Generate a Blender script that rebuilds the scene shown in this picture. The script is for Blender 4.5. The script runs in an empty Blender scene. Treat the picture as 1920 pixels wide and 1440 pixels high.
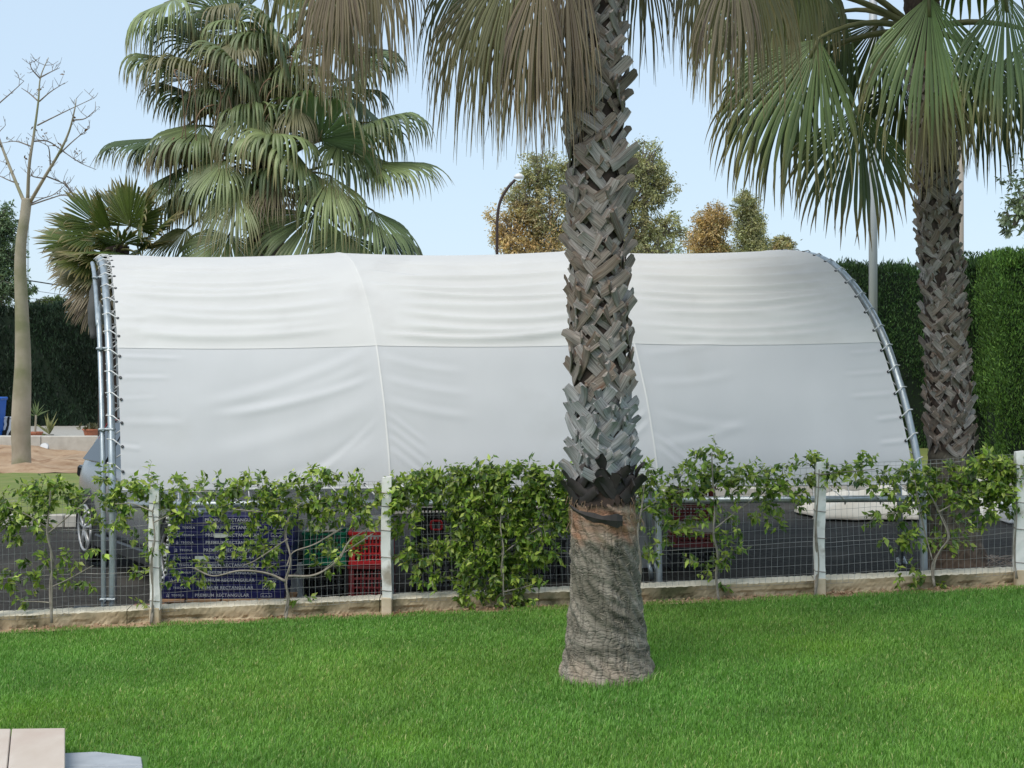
import bpy, bmesh, math, random
import numpy as np
from mathutils import Vector, Matrix, Euler

S = bpy.context.scene
COL = S.collection
R = math.radians
# ------------------------------------------------------------------ camera, sky, sun, exposure
F, YH, CH = 3000.0, 670.0, 1.88          # focal length in photo pixels, horizon row, eye height
cam_d = bpy.data.cameras.new('camera')
cam = bpy.data.objects.new('camera', cam_d); COL.objects.link(cam)
cam.location = (0, 0, CH); cam.rotation_euler = (R(90), 0, 0)
cam_d.sensor_width = 36; cam_d.lens = 36 * F / 1920; cam_d.shift_y = -(720 - YH) / 1920
cam_d.clip_start = .1; cam_d.clip_end = 3000
S.camera = cam
SUN_EL, SUN_ROT = 56, 218
w = bpy.data.worlds.new('World'); S.world = w; w.use_nodes = True
nt = w.node_tree; nt.nodes.clear()
sky = nt.nodes.new('ShaderNodeTexSky'); sky.sky_type = 'NISHITA'; sky.sun_disc = False
sky.sun_elevation = R(SUN_EL); sky.sun_rotation = R(SUN_ROT)
sky.air_density = 1.0; sky.dust_density = .6; sky.ozone_density = 2.2; sky.altitude = 0
bg = nt.nodes.new('ShaderNodeBackground'); bg.inputs['Strength'].default_value = .15
wo = nt.nodes.new('ShaderNodeOutputWorld')
veil = nt.nodes.new('ShaderNodeMixRGB'); veil.inputs[0].default_value = .88      # thin even cloud veil over the clear sky
veil.inputs[2].default_value = (2.02, 2.52, 3.02, 1)
nt.links.new(sky.outputs[0], veil.inputs[1]); nt.links.new(veil.outputs[0], bg.inputs[0]); nt.links.new(bg.outputs[0], wo.inputs[0])
sd = bpy.data.lights.new('sun', 'SUN'); sd.energy = 1.4; sd.angle = R(40); sd.color = (1, .93, .82)
sun = bpy.data.objects.new('sun', sd); COL.objects.link(sun)
a_ = R(SUN_ROT); e_ = R(SUN_EL)
sdir = Vector((math.sin(a_) * math.cos(e_), math.cos(a_) * math.cos(e_), math.sin(e_)))
sun.rotation_euler = sdir.to_track_quat('Z', 'Y').to_euler()
vs = S.view_settings
vs.view_transform = 'Standard'; vs.look = 'None'; vs.exposure = .98; vs.gamma = 1
S.cycles.use_denoising = True
S.cycles.max_bounces = 8; S.cycles.diffuse_bounces = 4; S.cycles.transparent_max_bounces = 6

# ------------------------------------------------------------------ helpers
def g(X): return .01 + .044 * np.clip(X, -5, 5)          # the site rises gently to the right
def P(px, py, Y): return Vector(((px - 960) / F * Y, Y, CH - (py - YH) / F * Y))
def lerp(a, b, t): return a + (b - a) * t
def sstep(a, b, t):
    t = np.clip((t - a) / (b - a), 0, 1); return t * t * (3 - 2 * t)
def nrm(v):
    v = np.asarray(v, float); return v / (np.linalg.norm(v, axis=-1, keepdims=True) + 1e-9)

def tag(o, label=None, cat=None, group=None, kind=None):
    if label: o['label'] = label
    if cat: o['category'] = cat
    if group: o['group'] = group
    if kind: o['kind'] = kind
    return o
def empty(name, loc, label, cat, group=None, rz=0):
    o = bpy.data.objects.new(name, None); COL.objects.link(o)
    o.location = loc; o.rotation_euler = (0, 0, rz); o.empty_display_size = .1
    return tag(o, label, cat, group)
def addobj(name, me, parent=None):
    o = bpy.data.objects.new(name, me); COL.objects.link(o)
    if parent: o.parent = parent
    return o
def worg(parent):
    v = Vector((0, 0, 0))
    while parent: v = v + parent.location; parent = parent.parent
    return v
def mk(name, V, Fc, mat, parent=None, cols=None, smooth=False, local=False, mi=None):
    """mesh object from world-space vertices (moved into the parent's frame unless local)"""
    V = np.asarray(V, float).reshape(-1, 3)
    if parent is not None and not local: V = V - np.array(worg(parent))
    me = bpy.data.meshes.new(name)
    if isinstance(Fc, np.ndarray):
        n, k = Fc.shape
        me.vertices.add(len(V)); me.vertices.foreach_set('co', V.astype(np.float32).ravel())
        me.loops.add(n * k); me.loops.foreach_set('vertex_index', Fc.astype(np.int32).ravel())
        me.polygons.add(n); me.polygons.foreach_set('loop_start', np.arange(0, n * k, k, dtype=np.int32))
        me.update(calc_edges=True)
    else:
        me.from_pydata([tuple(v) for v in V], [], [tuple(f) for f in Fc])
    for m in (mat if isinstance(mat, (list, tuple)) else [mat]): me.materials.append(m)
    if mi is not None: me.polygons.foreach_set('material_index', np.asarray(mi, dtype=np.int32))
    if cols is not None:
        at = me.color_attributes.new('Col', 'FLOAT_COLOR', 'POINT')
        c = np.ones((len(V), 4), np.float32); c[:, :3] = cols
        at.data.foreach_set('color', c.ravel())
    if smooth: me.polygons.foreach_set('use_smooth', np.ones(len(me.polygons), bool))
    me.update()
    return addobj(name, me, parent)

class MB:
    def __init__(s): s.v = []; s.f = []; s.m = []
    def add(s, V, Fc, m=0):
        k = len(s.v); s.v += [tuple(p) for p in V]; s.f += [tuple(i + k for i in f) for f in Fc]; s.m += [m] * len(Fc)
    def box(s, c, d, rot=None, m=0, bev=0.0):
        x, y, z = [q / 2 for q in d]
        bm = bmesh.new(); bmesh.ops.create_cube(bm, size=1)
        for v in bm.verts: v.co = Vector((v.co.x * d[0], v.co.y * d[1], v.co.z * d[2]))
        if bev: bmesh.ops.bevel(bm, geom=list(bm.edges), offset=bev, segments=1, affect='EDGES')
        M = Matrix.Translation(Vector(c)) @ (rot.to_4x4() if rot else Matrix.Identity(4))
        bm.verts.index_update()
        s.add([M @ v.co for v in bm.verts], [[v.index for v in f.verts] for f in bm.faces], m); bm.free()
    def tube(s, pts, rad, n=8, m=0, cap=True):
        pts = [Vector(p) for p in pts]; L = len(pts)
        rr = rad if hasattr(rad, '__len__') else [rad] * L
        V = []; Fc = []; up = None
        for i, p in enumerate(pts):
            t = (pts[min(i + 1, L - 1)] - pts[max(i - 1, 0)])
            if t.length < 1e-9: t = Vector((0, 0, 1))
            t.normalize()
            if up is None:
                up = Vector((0, 0, 1)) if abs(t.z) < .9 else Vector((1, 0, 0))
            a = t.cross(up); a = a.normalized() if a.length > 1e-6 else t.orthogonal().normalized()
            b = a.cross(t).normalized(); up = b
            for k in range(n):
                q = 2 * math.pi * k / n
                V.append(p + (a * math.cos(q) + b * math.sin(q)) * rr[i])
        for i in range(L - 1):
            for k in range(n):
                Fc.append((i * n + k, i * n + (k + 1) % n, (i + 1) * n + (k + 1) % n, (i + 1) * n + k))
        if cap:
            Fc.append(tuple(range(n))[::-1]); Fc.append(tuple((L - 1) * n + k for k in range(n)))
        s.add(V, Fc, m)
    def build(s, name, mat, parent=None, smooth=False, local=False):
        return mk(name, s.v, s.f, mat, parent, None, smooth, local, s.m if isinstance(mat, (list, tuple)) else None)

def smooth_path(pts, k=6):
    """Catmull-Rom through pts"""
    p = [np.array(q, float) for q in pts]
    if len(p) < 3: return [Vector(q) for q in p]
    p = [2 * p[0] - p[1]] + p + [2 * p[-1] - p[-2]]
    out = []
    for i in range(1, len(p) - 2):
        for j in range(k):
            t = j / k
            out.append(.5 * (2 * p[i] + (p[i + 1] - p[i - 1]) * t + (2 * p[i - 1] - 5 * p[i] + 4 * p[i + 1] - p[i + 2]) * t * t + (3 * p[i] - p[i - 1] - 3 * p[i + 1] + p[i + 2]) * t ** 3))
    out.append(p[-2]); return [Vector(q) for q in out]

# ------------------------------------------------------------------ materials
def mat(name, c1, c2=None, rough=.7, scale=8, detail=6, stretch=(1, 1, 1), bump=.0, bscale=None, metal=0, spec=.4,
        vcol=False, trans=0.0, rnd=0.0, c3=None, c3scale=2.0, c3lo=.5, c3hi=.65, coords='Object', tint=None):
    m = bpy.data.materials.new(name); m.use_nodes = True
    t = m.node_tree; N = t.nodes; Lk = t.links; b = N['Principled BSDF']
    b.inputs['Roughness'].default_value = rough; b.inputs['Metallic'].default_value = metal
    b.inputs['Specular IOR Level'].default_value = spec
    tc = N.new('ShaderNodeTexCoord'); mp = N.new('ShaderNodeMapping'); mp.inputs['Scale'].default_value = stretch
    Lk.new(tc.outputs[coords], mp.inputs[0])
    no = N.new('ShaderNodeTexNoise'); no.inputs['Scale'].default_value = scale; no.inputs['Detail'].default_value = detail
    Lk.new(mp.outputs[0], no.inputs[0])
    cr = N.new('ShaderNodeValToRGB'); cr.color_ramp.elements[0].position = .3; cr.color_ramp.elements[1].position = .7
    cr.color_ramp.elements[0].color = (*c1, 1); cr.color_ramp.elements[1].color = (*(c2 or c1), 1)
    Lk.new(no.outputs[0], cr.inputs[0]); out = cr.outputs[0]
    if c3:
        n3 = N.new('ShaderNodeTexNoise'); n3.inputs['Scale'].default_value = c3scale; n3.inputs['Detail'].default_value = 8
        Lk.new(tc.outputs[coords], n3.inputs[0])
        r3 = N.new('ShaderNodeMapRange'); r3.inputs[1].default_value = c3lo; r3.inputs[2].default_value = c3hi
        Lk.new(n3.outputs[0], r3.inputs[0])
        mx = N.new('ShaderNodeMixRGB'); mx.inputs[2].default_value = (*c3, 1)
        Lk.new(r3.outputs[0], mx.inputs[0]); Lk.new(out, mx.inputs[1]); out = mx.outputs[0]
    if vcol:
        at = N.new('ShaderNodeAttribute'); at.attribute_name = 'Col'
        mx = N.new('ShaderNodeMixRGB'); mx.blend_type = 'MULTIPLY'; mx.inputs[0].default_value = 1
        Lk.new(out, mx.inputs[1]); Lk.new(at.outputs['Color'], mx.inputs[2]); out = mx.outputs[0]
    if rnd:
        oi = N.new('ShaderNodeObjectInfo'); hs = N.new('ShaderNodeHueSaturation')
        mr = N.new('ShaderNodeMapRange'); mr.inputs[3].default_value = 1 - rnd; mr.inputs[4].default_value = 1 + rnd
        Lk.new(oi.outputs['Random'], mr.inputs[0]); Lk.new(mr.outputs[0], hs.inputs['Value'])
        ms = N.new('ShaderNodeMapRange'); ms.inputs[3].default_value = 1.5; ms.inputs[4].default_value = .6
        Lk.new(oi.outputs['Random'], ms.inputs[0]); Lk.new(ms.outputs[0], hs.inputs['Saturation'])
        Lk.new(out, hs.inputs['Color']); out = hs.outputs[0]
    Lk.new(out, b.inputs['Base Color'])
    if bump:
        n2 = N.new('ShaderNodeTexNoise'); n2.inputs['Scale'].default_value = bscale or scale * 3; n2.inputs['Detail'].default_value = 8
        Lk.new(mp.outputs[0], n2.inputs[0])
        bp = N.new('ShaderNodeBump'); bp.inputs['Strength'].default_value = min(1, bump * 10); bp.inputs['Distance'].default_value = bump
        Lk.new(n2.outputs[0], bp.inputs['Height']); Lk.new(bp.outputs[0], b.inputs['Normal'])
    if trans:
        tr = N.new('ShaderNodeBsdfTranslucent'); ms = N.new('ShaderNodeMixShader'); ms.inputs[0].default_value = trans
        o = N['Material Output']
        if tint:
            tm = N.new('ShaderNodeMixRGB'); tm.blend_type = 'MULTIPLY'; tm.inputs[0].default_value = 1; tm.inputs[2].default_value = (*tint, 1)
            Lk.new(out, tm.inputs[1]); Lk.new(tm.outputs[0], tr.inputs[0])
        else: Lk.new(out, tr.inputs[0])
        Lk.new(b.outputs[0], ms.inputs[1]); Lk.new(tr.outputs[0], ms.inputs[2]); Lk.new(ms.outputs[0], o.inputs['Surface'])
    return m

M = {}
M['lawn'] = mat('lawn', (.05, .13, .015), (.075, .17, .025), .9, 6, 8, bump=.01, bscale=60)
M['blade'] = mat('grass_blade', (.85, .85, .85), (1.1, 1.1, 1.1), .45, 1.2, 3, vcol=True, trans=.3, spec=.35, tint=(1.2, 1.2, .7))
M['asphalt'] = mat('asphalt', (.014, .0135, .0125), (.062, .058, .052), .95, 30, 12, bump=.008, bscale=60, spec=.1, c3=(.06, .055, .048), c3scale=1.2)
M['terrain'] = mat('terrain', (.08, .11, .03), (.12, .13, .05), .95, .4)
M['fargrass'] = mat('far_grass', (.12, .17, .03), (.2, .21, .06), .95, 3, 8, bump=.02, bscale=40)
M['soil'] = mat('soil', (.28, .175, .10), (.44, .31, .2), .95, 2.5, 8, bump=.05, bscale=6, c3=(.22, .12, .06), c3scale=3, c3lo=.55, c3hi=.7)
M['gravel'] = mat('gravel', (.3, .28, .25), (.42, .4, .36), .9, 40, 6)
M['kerb'] = mat('kerb_concrete', (.42, .39, .34), (.55, .52, .46), .85, 5, 8, bump=.006, bscale=60)
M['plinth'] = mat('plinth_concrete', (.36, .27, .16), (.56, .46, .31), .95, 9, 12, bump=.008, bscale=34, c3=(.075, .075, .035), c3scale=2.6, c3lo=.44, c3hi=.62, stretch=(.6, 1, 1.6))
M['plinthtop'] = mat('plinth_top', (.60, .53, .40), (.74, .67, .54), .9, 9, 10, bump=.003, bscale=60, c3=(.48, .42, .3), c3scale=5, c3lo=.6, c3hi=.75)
M['post'] = mat('post_paint', (.74, .71, .67), (.84, .82, .78), .7, 9, 8, bump=.004, bscale=50, c3=(.36, .31, .25), c3scale=6, c3lo=.6, c3hi=.72)
M['postbase'] = mat('post_base', (.5, .38, .24), (.62, .52, .38), .8, 12, 6, bump=.004)
M['wire'] = mat('galvanised_wire', (.3, .3, .29), (.42, .42, .41), .5, 20, metal=.6)
M['galv'] = mat('galvanised_pipe', (.30, .34, .36), (.5, .54, .56), .38, 14, 5, stretch=(1, 1, .3), metal=.65, spec=.5, bump=.0005, bscale=60)
M['galvdark'] = mat('galvanised_clamp', (.3, .33, .35), (.42, .46, .48), .45, 20, metal=.7)
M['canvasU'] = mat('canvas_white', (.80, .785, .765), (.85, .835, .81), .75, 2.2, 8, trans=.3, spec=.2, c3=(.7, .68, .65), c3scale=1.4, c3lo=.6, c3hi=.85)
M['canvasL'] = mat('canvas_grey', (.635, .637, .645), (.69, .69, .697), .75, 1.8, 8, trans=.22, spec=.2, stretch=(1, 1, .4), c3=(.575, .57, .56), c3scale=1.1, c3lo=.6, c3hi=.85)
M['rope'] = mat('rope', (.55, .55, .55), (.75, .74, .72), .8, 60)
M['eyelet'] = mat('eyelet', (.03, .03, .03), rough=.5)
M['darkcloth'] = mat('dark_cloth', (.06, .065, .065), (.11, .11, .11), .9, 5, bump=.01)
M['leaf'] = mat('leaf', (.8, .8, .8), (1.15, 1.15, 1.1), .42, 5, 3, vcol=True, trans=.28, spec=.5, tint=(1.3, 1.25, .5))
M['palmleaf'] = mat('palm_leaf', (.8, .8, .8), (1.15, 1.15, 1.15), .42, 3, 5, vcol=True, trans=.22, spec=.5, tint=(1.2, 1.2, .6))
M['petiole'] = mat('petiole', (.08, .085, .03), (.16, .15, .06), .5, 6, 4)
M['petioledead'] = mat('petiole_dead', (.16, .1, .06), (.26, .17, .1), .7, 6, 4)
M['boot'] = mat('palm_boot', (.10, .082, .07), (.36, .31, .265), .9, 2.2, 10, stretch=(2.2, .55, 1), bump=.012, bscale=5, rnd=.32, c3=(.17, .09, .06), c3scale=1.2, c3lo=.55, c3hi=.75, coords='UV')
M['bootgrey'] = mat('palm_boot_grey', (.15, .147, .143), (.44, .435, .43), .9, 2.2, 10, stretch=(2.2, .55, 1), bump=.012, bscale=5, rnd=.22, c3=(.2, .16, .13), c3scale=1.2, c3lo=.58, c3hi=.75, coords='UV')
M['bootdark'] = mat('palm_boot_dark', (.016, .013, .012), (.06, .048, .043), .7, 9, 8, bump=.006, bscale=45)
M['core'] = mat('palm_core', (.025, .018, .014), (.055, .036, .028), .95, 14, 8, bump=.02, bscale=30)
M['fibre'] = mat('palm_fibre', (.8, .8, .8), (1.2, 1.2, 1.2), .95, 30, 8, vcol=True, stretch=(1, 1, .6), bump=.006, bscale=60)
M['bark'] = mat('smooth_bark', (.27, .23, .17), (.42, .37, .29), .9, 3, 8, stretch=(1, 1, .6), bump=.012, bscale=22, c3=(.2, .2, .11), c3scale=1.3, c3lo=.45, c3hi=.62)
M['twig'] = mat('twig', (.16, .13, .11), (.26, .22, .19), .85, 10)
M['vinestem'] = mat('vine_stem', (.2, .175, .14), (.34, .3, .25), .85, 30, bump=.003, bscale=90)
M['hedgecore'] = mat('hedge_core', (.006, .014, .007), (.012, .024, .01), .95, 3)
M['cleaf'] = mat('conifer_leaf', (.75, .75, .75), (1.2, 1.2, 1.2), .6, .9, 4, vcol=True, trans=.12, spec=.3)
M['pack'] = mat('pack_film', (.010, .011, .070), (.015, .016, .095), .5, 10, 4, spec=.25, bump=.003, bscale=25)
M['print'] = mat('white_print', (.5, .5, .56), rough=.5)
M['sticker'] = mat('sticker', (.6, .63, .6), (.7, .72, .7), .5, 10)
M['shrink'] = mat('shrink_film', (.65, .65, .66), (.8, .8, .8), .3, 10)
M['pallet'] = mat('pallet_wood', (.45, .24, .12), (.6, .36, .2), .8, 8, 6, stretch=(.2, 1, 1), bump=.003)
M['green'] = mat('green_plastic', (.0, .16, .085), (.005, .2, .11), .35, 6)
M['red'] = mat('red_plastic', (.52, .012, .02), (.62, .02, .03), .35, 6)
M['maroon'] = mat('maroon_plastic', (.15, .018, .02), (.2, .03, .032), .45, 6)
M['black'] = mat('black_plastic', (.012, .012, .013), (.02, .02, .02), .45, 6)
M['carton'] = mat('carton', (.42, .38, .33), (.5, .46, .4), .8, 8)
M['grey'] = mat('grey_sheet', (.42, .43, .44), (.52, .52, .52), .7, 5)
M['paint'] = mat('car_paint', (.24, .245, .26), (.26, .265, .28), .22, 4, metal=.5, spec=.6)
M['tyre'] = mat('tyre', (.012, .012, .012), (.02, .02, .02), .8, 20)
M['rim'] = mat('alloy_rim', (.34, .34, .34), (.42, .42, .42), .45, 5, metal=.5)
M['glass'] = mat('car_glass', (.01, .012, .013), rough=.06, spec=.7)
M['redlamp'] = mat('red_lamp', (.35, .01, .015), rough=.15, spec=.6)
M['tarp'] = mat('cream_tarp', (.72, .65, .54), (.82, .76, .66), .7, 3, 7, trans=.1)
M['white'] = mat('white_plastic', (.72, .72, .7), (.8, .8, .78), .5, 4)
M['tile'] = mat('terrace_tile', (.52, .42, .34), (.63, .54, .46), .55, 6, 8, stretch=(1, .35, 1), bump=.001, c3=(.5, .38, .31), c3scale=1.5)
M['slate'] = mat('grey_slab', (.32, .34, .37), (.42, .44, .47), .65, 8, 8, bump=.002, bscale=60)
M['bluebin'] = mat('blue_bin', (.0, .09, .42), (.005, .11, .48), .4, 4)
M['terracotta'] = mat('terracotta', (.36, .12, .06), (.45, .17, .1), .8, 10)
M['lamppost'] = mat('lamp_post', (.035, .02, .018), (.05, .03, .025), .5, 10)
M['lampwhite'] = mat('lamp_white', (.7, .71, .72), rough=.3)
M['steelpole'] = mat('steel_pole', (.36, .38, .39), (.46, .47, .48), .5, 4, stretch=(1, 1, .1), metal=.3)
M['woodpole'] = mat('wood_pole', (.3, .26, .22), (.4, .35, .3), .9, 6, stretch=(1, 1, .1))

def zebra():
    m = bpy.data.materials.new('zebra_print'); m.use_nodes = True; t = m.node_tree; b = t.nodes['Principled BSDF']
    tc = t.nodes.new('ShaderNodeTexCoord')
    wv = t.nodes.new('ShaderNodeTexWave'); wv.inputs['Scale'].default_value = 2.2; wv.inputs['Distortion'].default_value = 9
    cr = t.nodes.new('ShaderNodeValToRGB'); cr.color_ramp.interpolation = 'CONSTANT'
    cr.color_ramp.elements[0].color = (.015, .015, .015, 1); cr.color_ramp.elements[1].position = .5; cr.color_ramp.elements[1].color = (.75, .75, .73, 1)
    t.links.new(tc.outputs['Object'], wv.inputs[0]); t.links.new(wv.outputs[0], cr.inputs[0]); t.links.new(cr.outputs[0], b.inputs['Base Color'])
    return m
M['zebra'] = zebra()

# ------------------------------------------------------------------ setting: ground, lawn, asphalt, kerbs
def sheet(name, x0, x1, y0, y1, dz, m, nx=24, ny=2, bumps=0, seed=1, parent=None, kind='structure', label=None):
    xs = np.linspace(x0, x1, nx + 1); ys = np.linspace(y0, y1, ny + 1)
    X, Y = np.meshgrid(xs, ys); Z = g(X) + dz
    if bumps:
        r = np.random.default_rng(seed)
        for k in range(30):
            fx, fy, ph = r.normal(0, 2.5), r.normal(0, 2.5), r.uniform(0, 6)
            Z = Z + bumps * np.sin(fx * X + fy * Y + ph) / 8
    V = np.stack([X, Y, Z], -1).reshape(-1, 3)
    i = np.arange(ny)[:, None] * (nx + 1) + np.arange(nx)[None]
    Fq = np.stack([i, i + 1, i + nx + 2, i + nx + 1], -1).reshape(-1, 4)
    return tag(mk(name, V, Fq, m, parent, smooth=bool(bumps)), kind=kind)
V = [(-900, -60, -.62), (900, -60, -.62), (900, 1800, -.62), (-900, 1800, -.62)]
tag(mk('ground', V, [(0, 1, 2, 3)], M['terrain']), kind='structure')
sheet('lawn', -8, 8, 3, 12.12, -.02, M['lawn'], 40, 40)
sheet('asphalt_road', -24, 24, 12.12, 20.06, -.03, M['asphalt'], 60, 4)
sheet('far_lawn', -30, 30, 20.1, 28.2, .06, M['fargrass'], 60, 16, .02)
sheet('soil_bed', -30, 30, 28.0, 36.1, .06, M['soil'], 240, 70, .16)
sheet('gravel_path', -40, 40, 36.1, 60, .2, M['gravel'], 40, 2)

def kerb_row(y0, y1, z0, z1, x0, x1, step, mk_, seed):
    root = empty('kerb', (0, y0, 0), None, None); root['kind'] = 'structure'
    rr = random.Random(seed); x = x0
    while x < x1:
        b = MB(); zc = float(g(x + step / 2))
        b.box((x + step / 2, (y0 + y1) / 2, zc + (z0 + z1) / 2 + rr.uniform(-.006, .006)), (step - .012, y1 - y0, z1 - z0), bev=.012)
        b.build('kerb_stone', mk_, root); x += step
    return root
kerb_row(20.0, 20.14, -.2, .12, -9.6, 9.6, .8, M['kerb'], 3)
kerb_row(36.0, 36.3, -.2, .32, -14.8, -5, 1.4, M['kerb'], 4)

# lawn blades: dense short turf, one mass of grass
def grass():
    r = np.random.default_rng(7); n = 380000
    Y = r.uniform(6.9, 12.04, n * 2); X = r.uniform(-4.7, 4.7, n * 2)
    keep = np.abs(X) < .33 * Y + .35
    keep &= ~((X < -.279 * Y + .012) & (Y < 8.02))
    keep &= ~((X < -1.70) & (Y < 7.90) & (X < -.2303 * Y + .02))
    keep &= (X - .557) ** 2 + (Y - 9.3) ** 2 > .27 ** 2
    # ragged border along the plinth
    keep &= Y < 11.93 + .05 * np.sin(X * 7) + .04 * np.sin(X * 17 + 1) + .03 * r.normal(size=n * 2)
    X, Y = X[keep][:n], Y[keep][:n]; n = len(X)
    big = .5 + .5 * np.sin(X * 1.3 + .6 * np.sin(Y * 1.7)) * np.sin(Y * 1.1 + X * .4 + 1)
    mid = np.sin(X * 5.3 + 2 * np.sin(Y * 3.1)) * np.sin(Y * 6.1 + 1.5 * np.sin(X * 4.2))
    L = r.uniform(.018, .042, n) * (1 + .12 * mid); W = r.uniform(.0015, .0026, n)
    an = r.uniform(0, 2 * np.pi, n); lean = r.uniform(.1, .75, n)
    # blades bend, mostly combed to the right as mown turf is
    dx = np.cos(an) * lean + .12 + .1 * mid; dy = np.sin(an) * lean
    wa = r.uniform(0, np.pi, n); wx, wy = np.cos(wa) * W, np.sin(wa) * W * .5
    near = (X - .557) ** 2 + (Y - 9.3) ** 2 < .36 ** 2; L = np.where(near, L * r.uniform(1.0, 2.0, n), L)
    Z = g(X) - .021
    B = np.stack([X, Y, Z], -1); D = np.stack([dx, dy, np.zeros(n)], -1); Wv = np.stack([wx, wy, np.zeros(n)], -1)
    Mid = B + D * (L * .35)[:, None] + np.array([0, 0, 1]) * (L * .62)[:, None]
    Tip = B + D * L[:, None] + np.array([0, 0, 1]) * (L * (1.05 - .35 * lean))[:, None]
    V = np.stack([B - Wv, B + Wv, Mid + Wv * .85, Mid - Wv * .85, Tip], 1).reshape(-1, 3)
    i = np.arange(n)[:, None] * 5
    Fc = np.concatenate([i + np.array([[0, 1, 2]]), i + np.array([[0, 2, 3]]), i + np.array([[3, 2, 4]])], 0)
    t = r.uniform(0, 1, n)[:, None]
    c = lerp(np.array([.105, .26, .035]), np.array([.26, .48, .09]), t) * (1 + .12 * (big[:, None] - .5)) * (1 + .06 * mid[:, None])
    for (qx, qy, qr) in ((-2.75, 9.0, .3), (-2.35, 8.85, .14), (1.9, 9.9, .3), (-.6, 8.0, .25), (2.6, 8.2, .22)):      # lusher lime tufts
        m_ = np.exp(-((X - qx) ** 2 + ((Y - qy) * .8) ** 2) / qr ** 2)[:, None] * r.uniform(0, 1, (n, 1)); c = lerp(c, np.array([.30, .52, .03]), np.clip(m_, 0, 1) * .45)
    yl = (r.uniform(0, 1, n) < .05); c[yl] = np.array([.48, .53, .2])
    c[:, 0] *= 1 + .2 * (big - .5)
    spot = np.sin(X * 2.7 + 1.9 * np.sin(Y * 2.2 + 1)) * np.sin(Y * 3.3 + 1.4 * np.sin(X * 1.9)); c *= (1 + .07 * spot)[:, None]; dk = r.uniform(0, 1, n) < .28; c[dk] *= .6
    cc = np.repeat(c, 5, 0)
    o = mk('lawn_grass', V, Fc, M['blade'], None, cc)
    return tag(o, 'short mown green turf of the lawn in front of the fence', 'grass', kind='stuff')
grass()

# terrace corner: raised beige tiles, lower grey slabs
ter = empty('terrace', (-2.6, 7.2, 0), None, None); ter['kind'] = 'structure'
def slab(name, poly, z0, z1, m, parent):
    n = len(poly); V = [(x, y, z1) for x, y in poly] + [(x, y, z0) for x, y in poly]
    Fc = [tuple(range(n))] + [tuple(range(2 * n - 1, n - 1, -1))] + [(i, i + n, (i + 1) % n + n, (i + 1) % n) for i in range(n)]
    bm = bmesh.new(); vs_ = [bm.verts.new(v) for v in V]
    for f in Fc: bm.faces.new([vs_[k] for k in f])
    bmesh.ops.recalc_face_normals(bm, faces=bm.faces)
    bmesh.ops.bevel(bm, geom=[e for e in bm.edges if all(v.co.z > (z0 + z1) / 2 for v in e.verts)], offset=.004, segments=1, affect='EDGES')
    bm.verts.index_update(); Vn = [v.co.copy() for v in bm.verts]; Fn = [[v.index for v in f.verts] for f in bm.faces]; bm.free()
    return mk(name, Vn, Fn, m, parent)
def ray(px, Y): return ((px - 960) / F * Y, Y)
tz = .027
x1f = ray(122, 8.0)[0]; x1n = ray(122, 7.0)[0] ; jf = ray(23, 8.0)[0]; jn = ray(13, 7.2)[0]
slab('tile', [(jf + .003, 7.985), (x1f, 8.0), (x1f + .279 * 1.6, 6.4), (jf + .003 + .288 * 1.6, 6.4)], tz - .03, tz, M['tile'], ter)
slab('tile', [(jf - .62, 7.955), (jf - .003, 7.985), (jf - .003 + .288 * 1.6, 6.4), (jf - .62 + .29 * 1.6, 6.4)], tz - .03, tz, M['tile'], ter)
slab('tile_bed', [(jf - .6, 7.93), (x1f - .015, 7.975), (x1f - .015 + .279 * 1.5, 6.45), (jf - .6 + .29 * 1.5, 6.45)], -.3, tz - .031, M['slate'], ter)
zs = -.075
def gp(px, py, z): Y = (CH - z) * F / (py - YH); return ((px - 960) / F * Y, Y)
pA, pB, pC = gp(120, 1412, zs), gp(180, 1409, zs), gp(265, 1419, zs)
slab('paving_slab', [pA, pB, pC, gp(267, 1433, zs), gp(120, 1437, zs)], zs - .12, zs, M['slate'], ter)
slab('paving_slab', [gp(120, 1438, zs), gp(267, 1434, zs), gp(271, 1475, zs), gp(120, 1480, zs)], zs - .12, zs - .001, M['slate'], ter)

# ------------------------------------------------------------------ foliage helpers
def leaves_np(C, D, Nn, L, W, cols, fold=.25, curl=.15):
    """pointed folded leaves: C base, D direction, Nn normal; returns V,F,cols"""
    D = nrm(D); Nn = nrm(Nn - D * (Nn * D).sum(-1, keepdims=True)); B = np.cross(D, Nn)
    L = L[:, None]; W = W[:, None]
    base = C; mid = C + D * L * .45 - Nn * W * fold; tip = C + D * L - Nn * L * curl
    l = C + D * L * .42 - B * W * .5; r_ = C + D * L * .42 + B * W * .5
    n = len(C); V = np.stack([base, l, mid, r_, tip], 1).reshape(-1, 3); i = np.arange(n)[:, None] * 5
    Fc = np.concatenate([i + np.array([[0, 2, 1]]), i + np.array([[0, 3, 2]]), i + np.array([[1, 2, 4]]), i + np.array([[2, 3, 4]])], 0)
    return V, Fc, np.repeat(cols, 5, 0)
def mix_cols(r, n, pal, jit=.15):
    pal = np.array(pal); k = r.integers(0, len(pal), n); k2 = r.integers(0, len(pal), n); t = r.uniform(0, 1, n)[:, None]
    return np.clip(lerp(pal[k], pal[k2], t) * (1 + r.normal(0, jit, n))[:, None], .002, 1)

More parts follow.
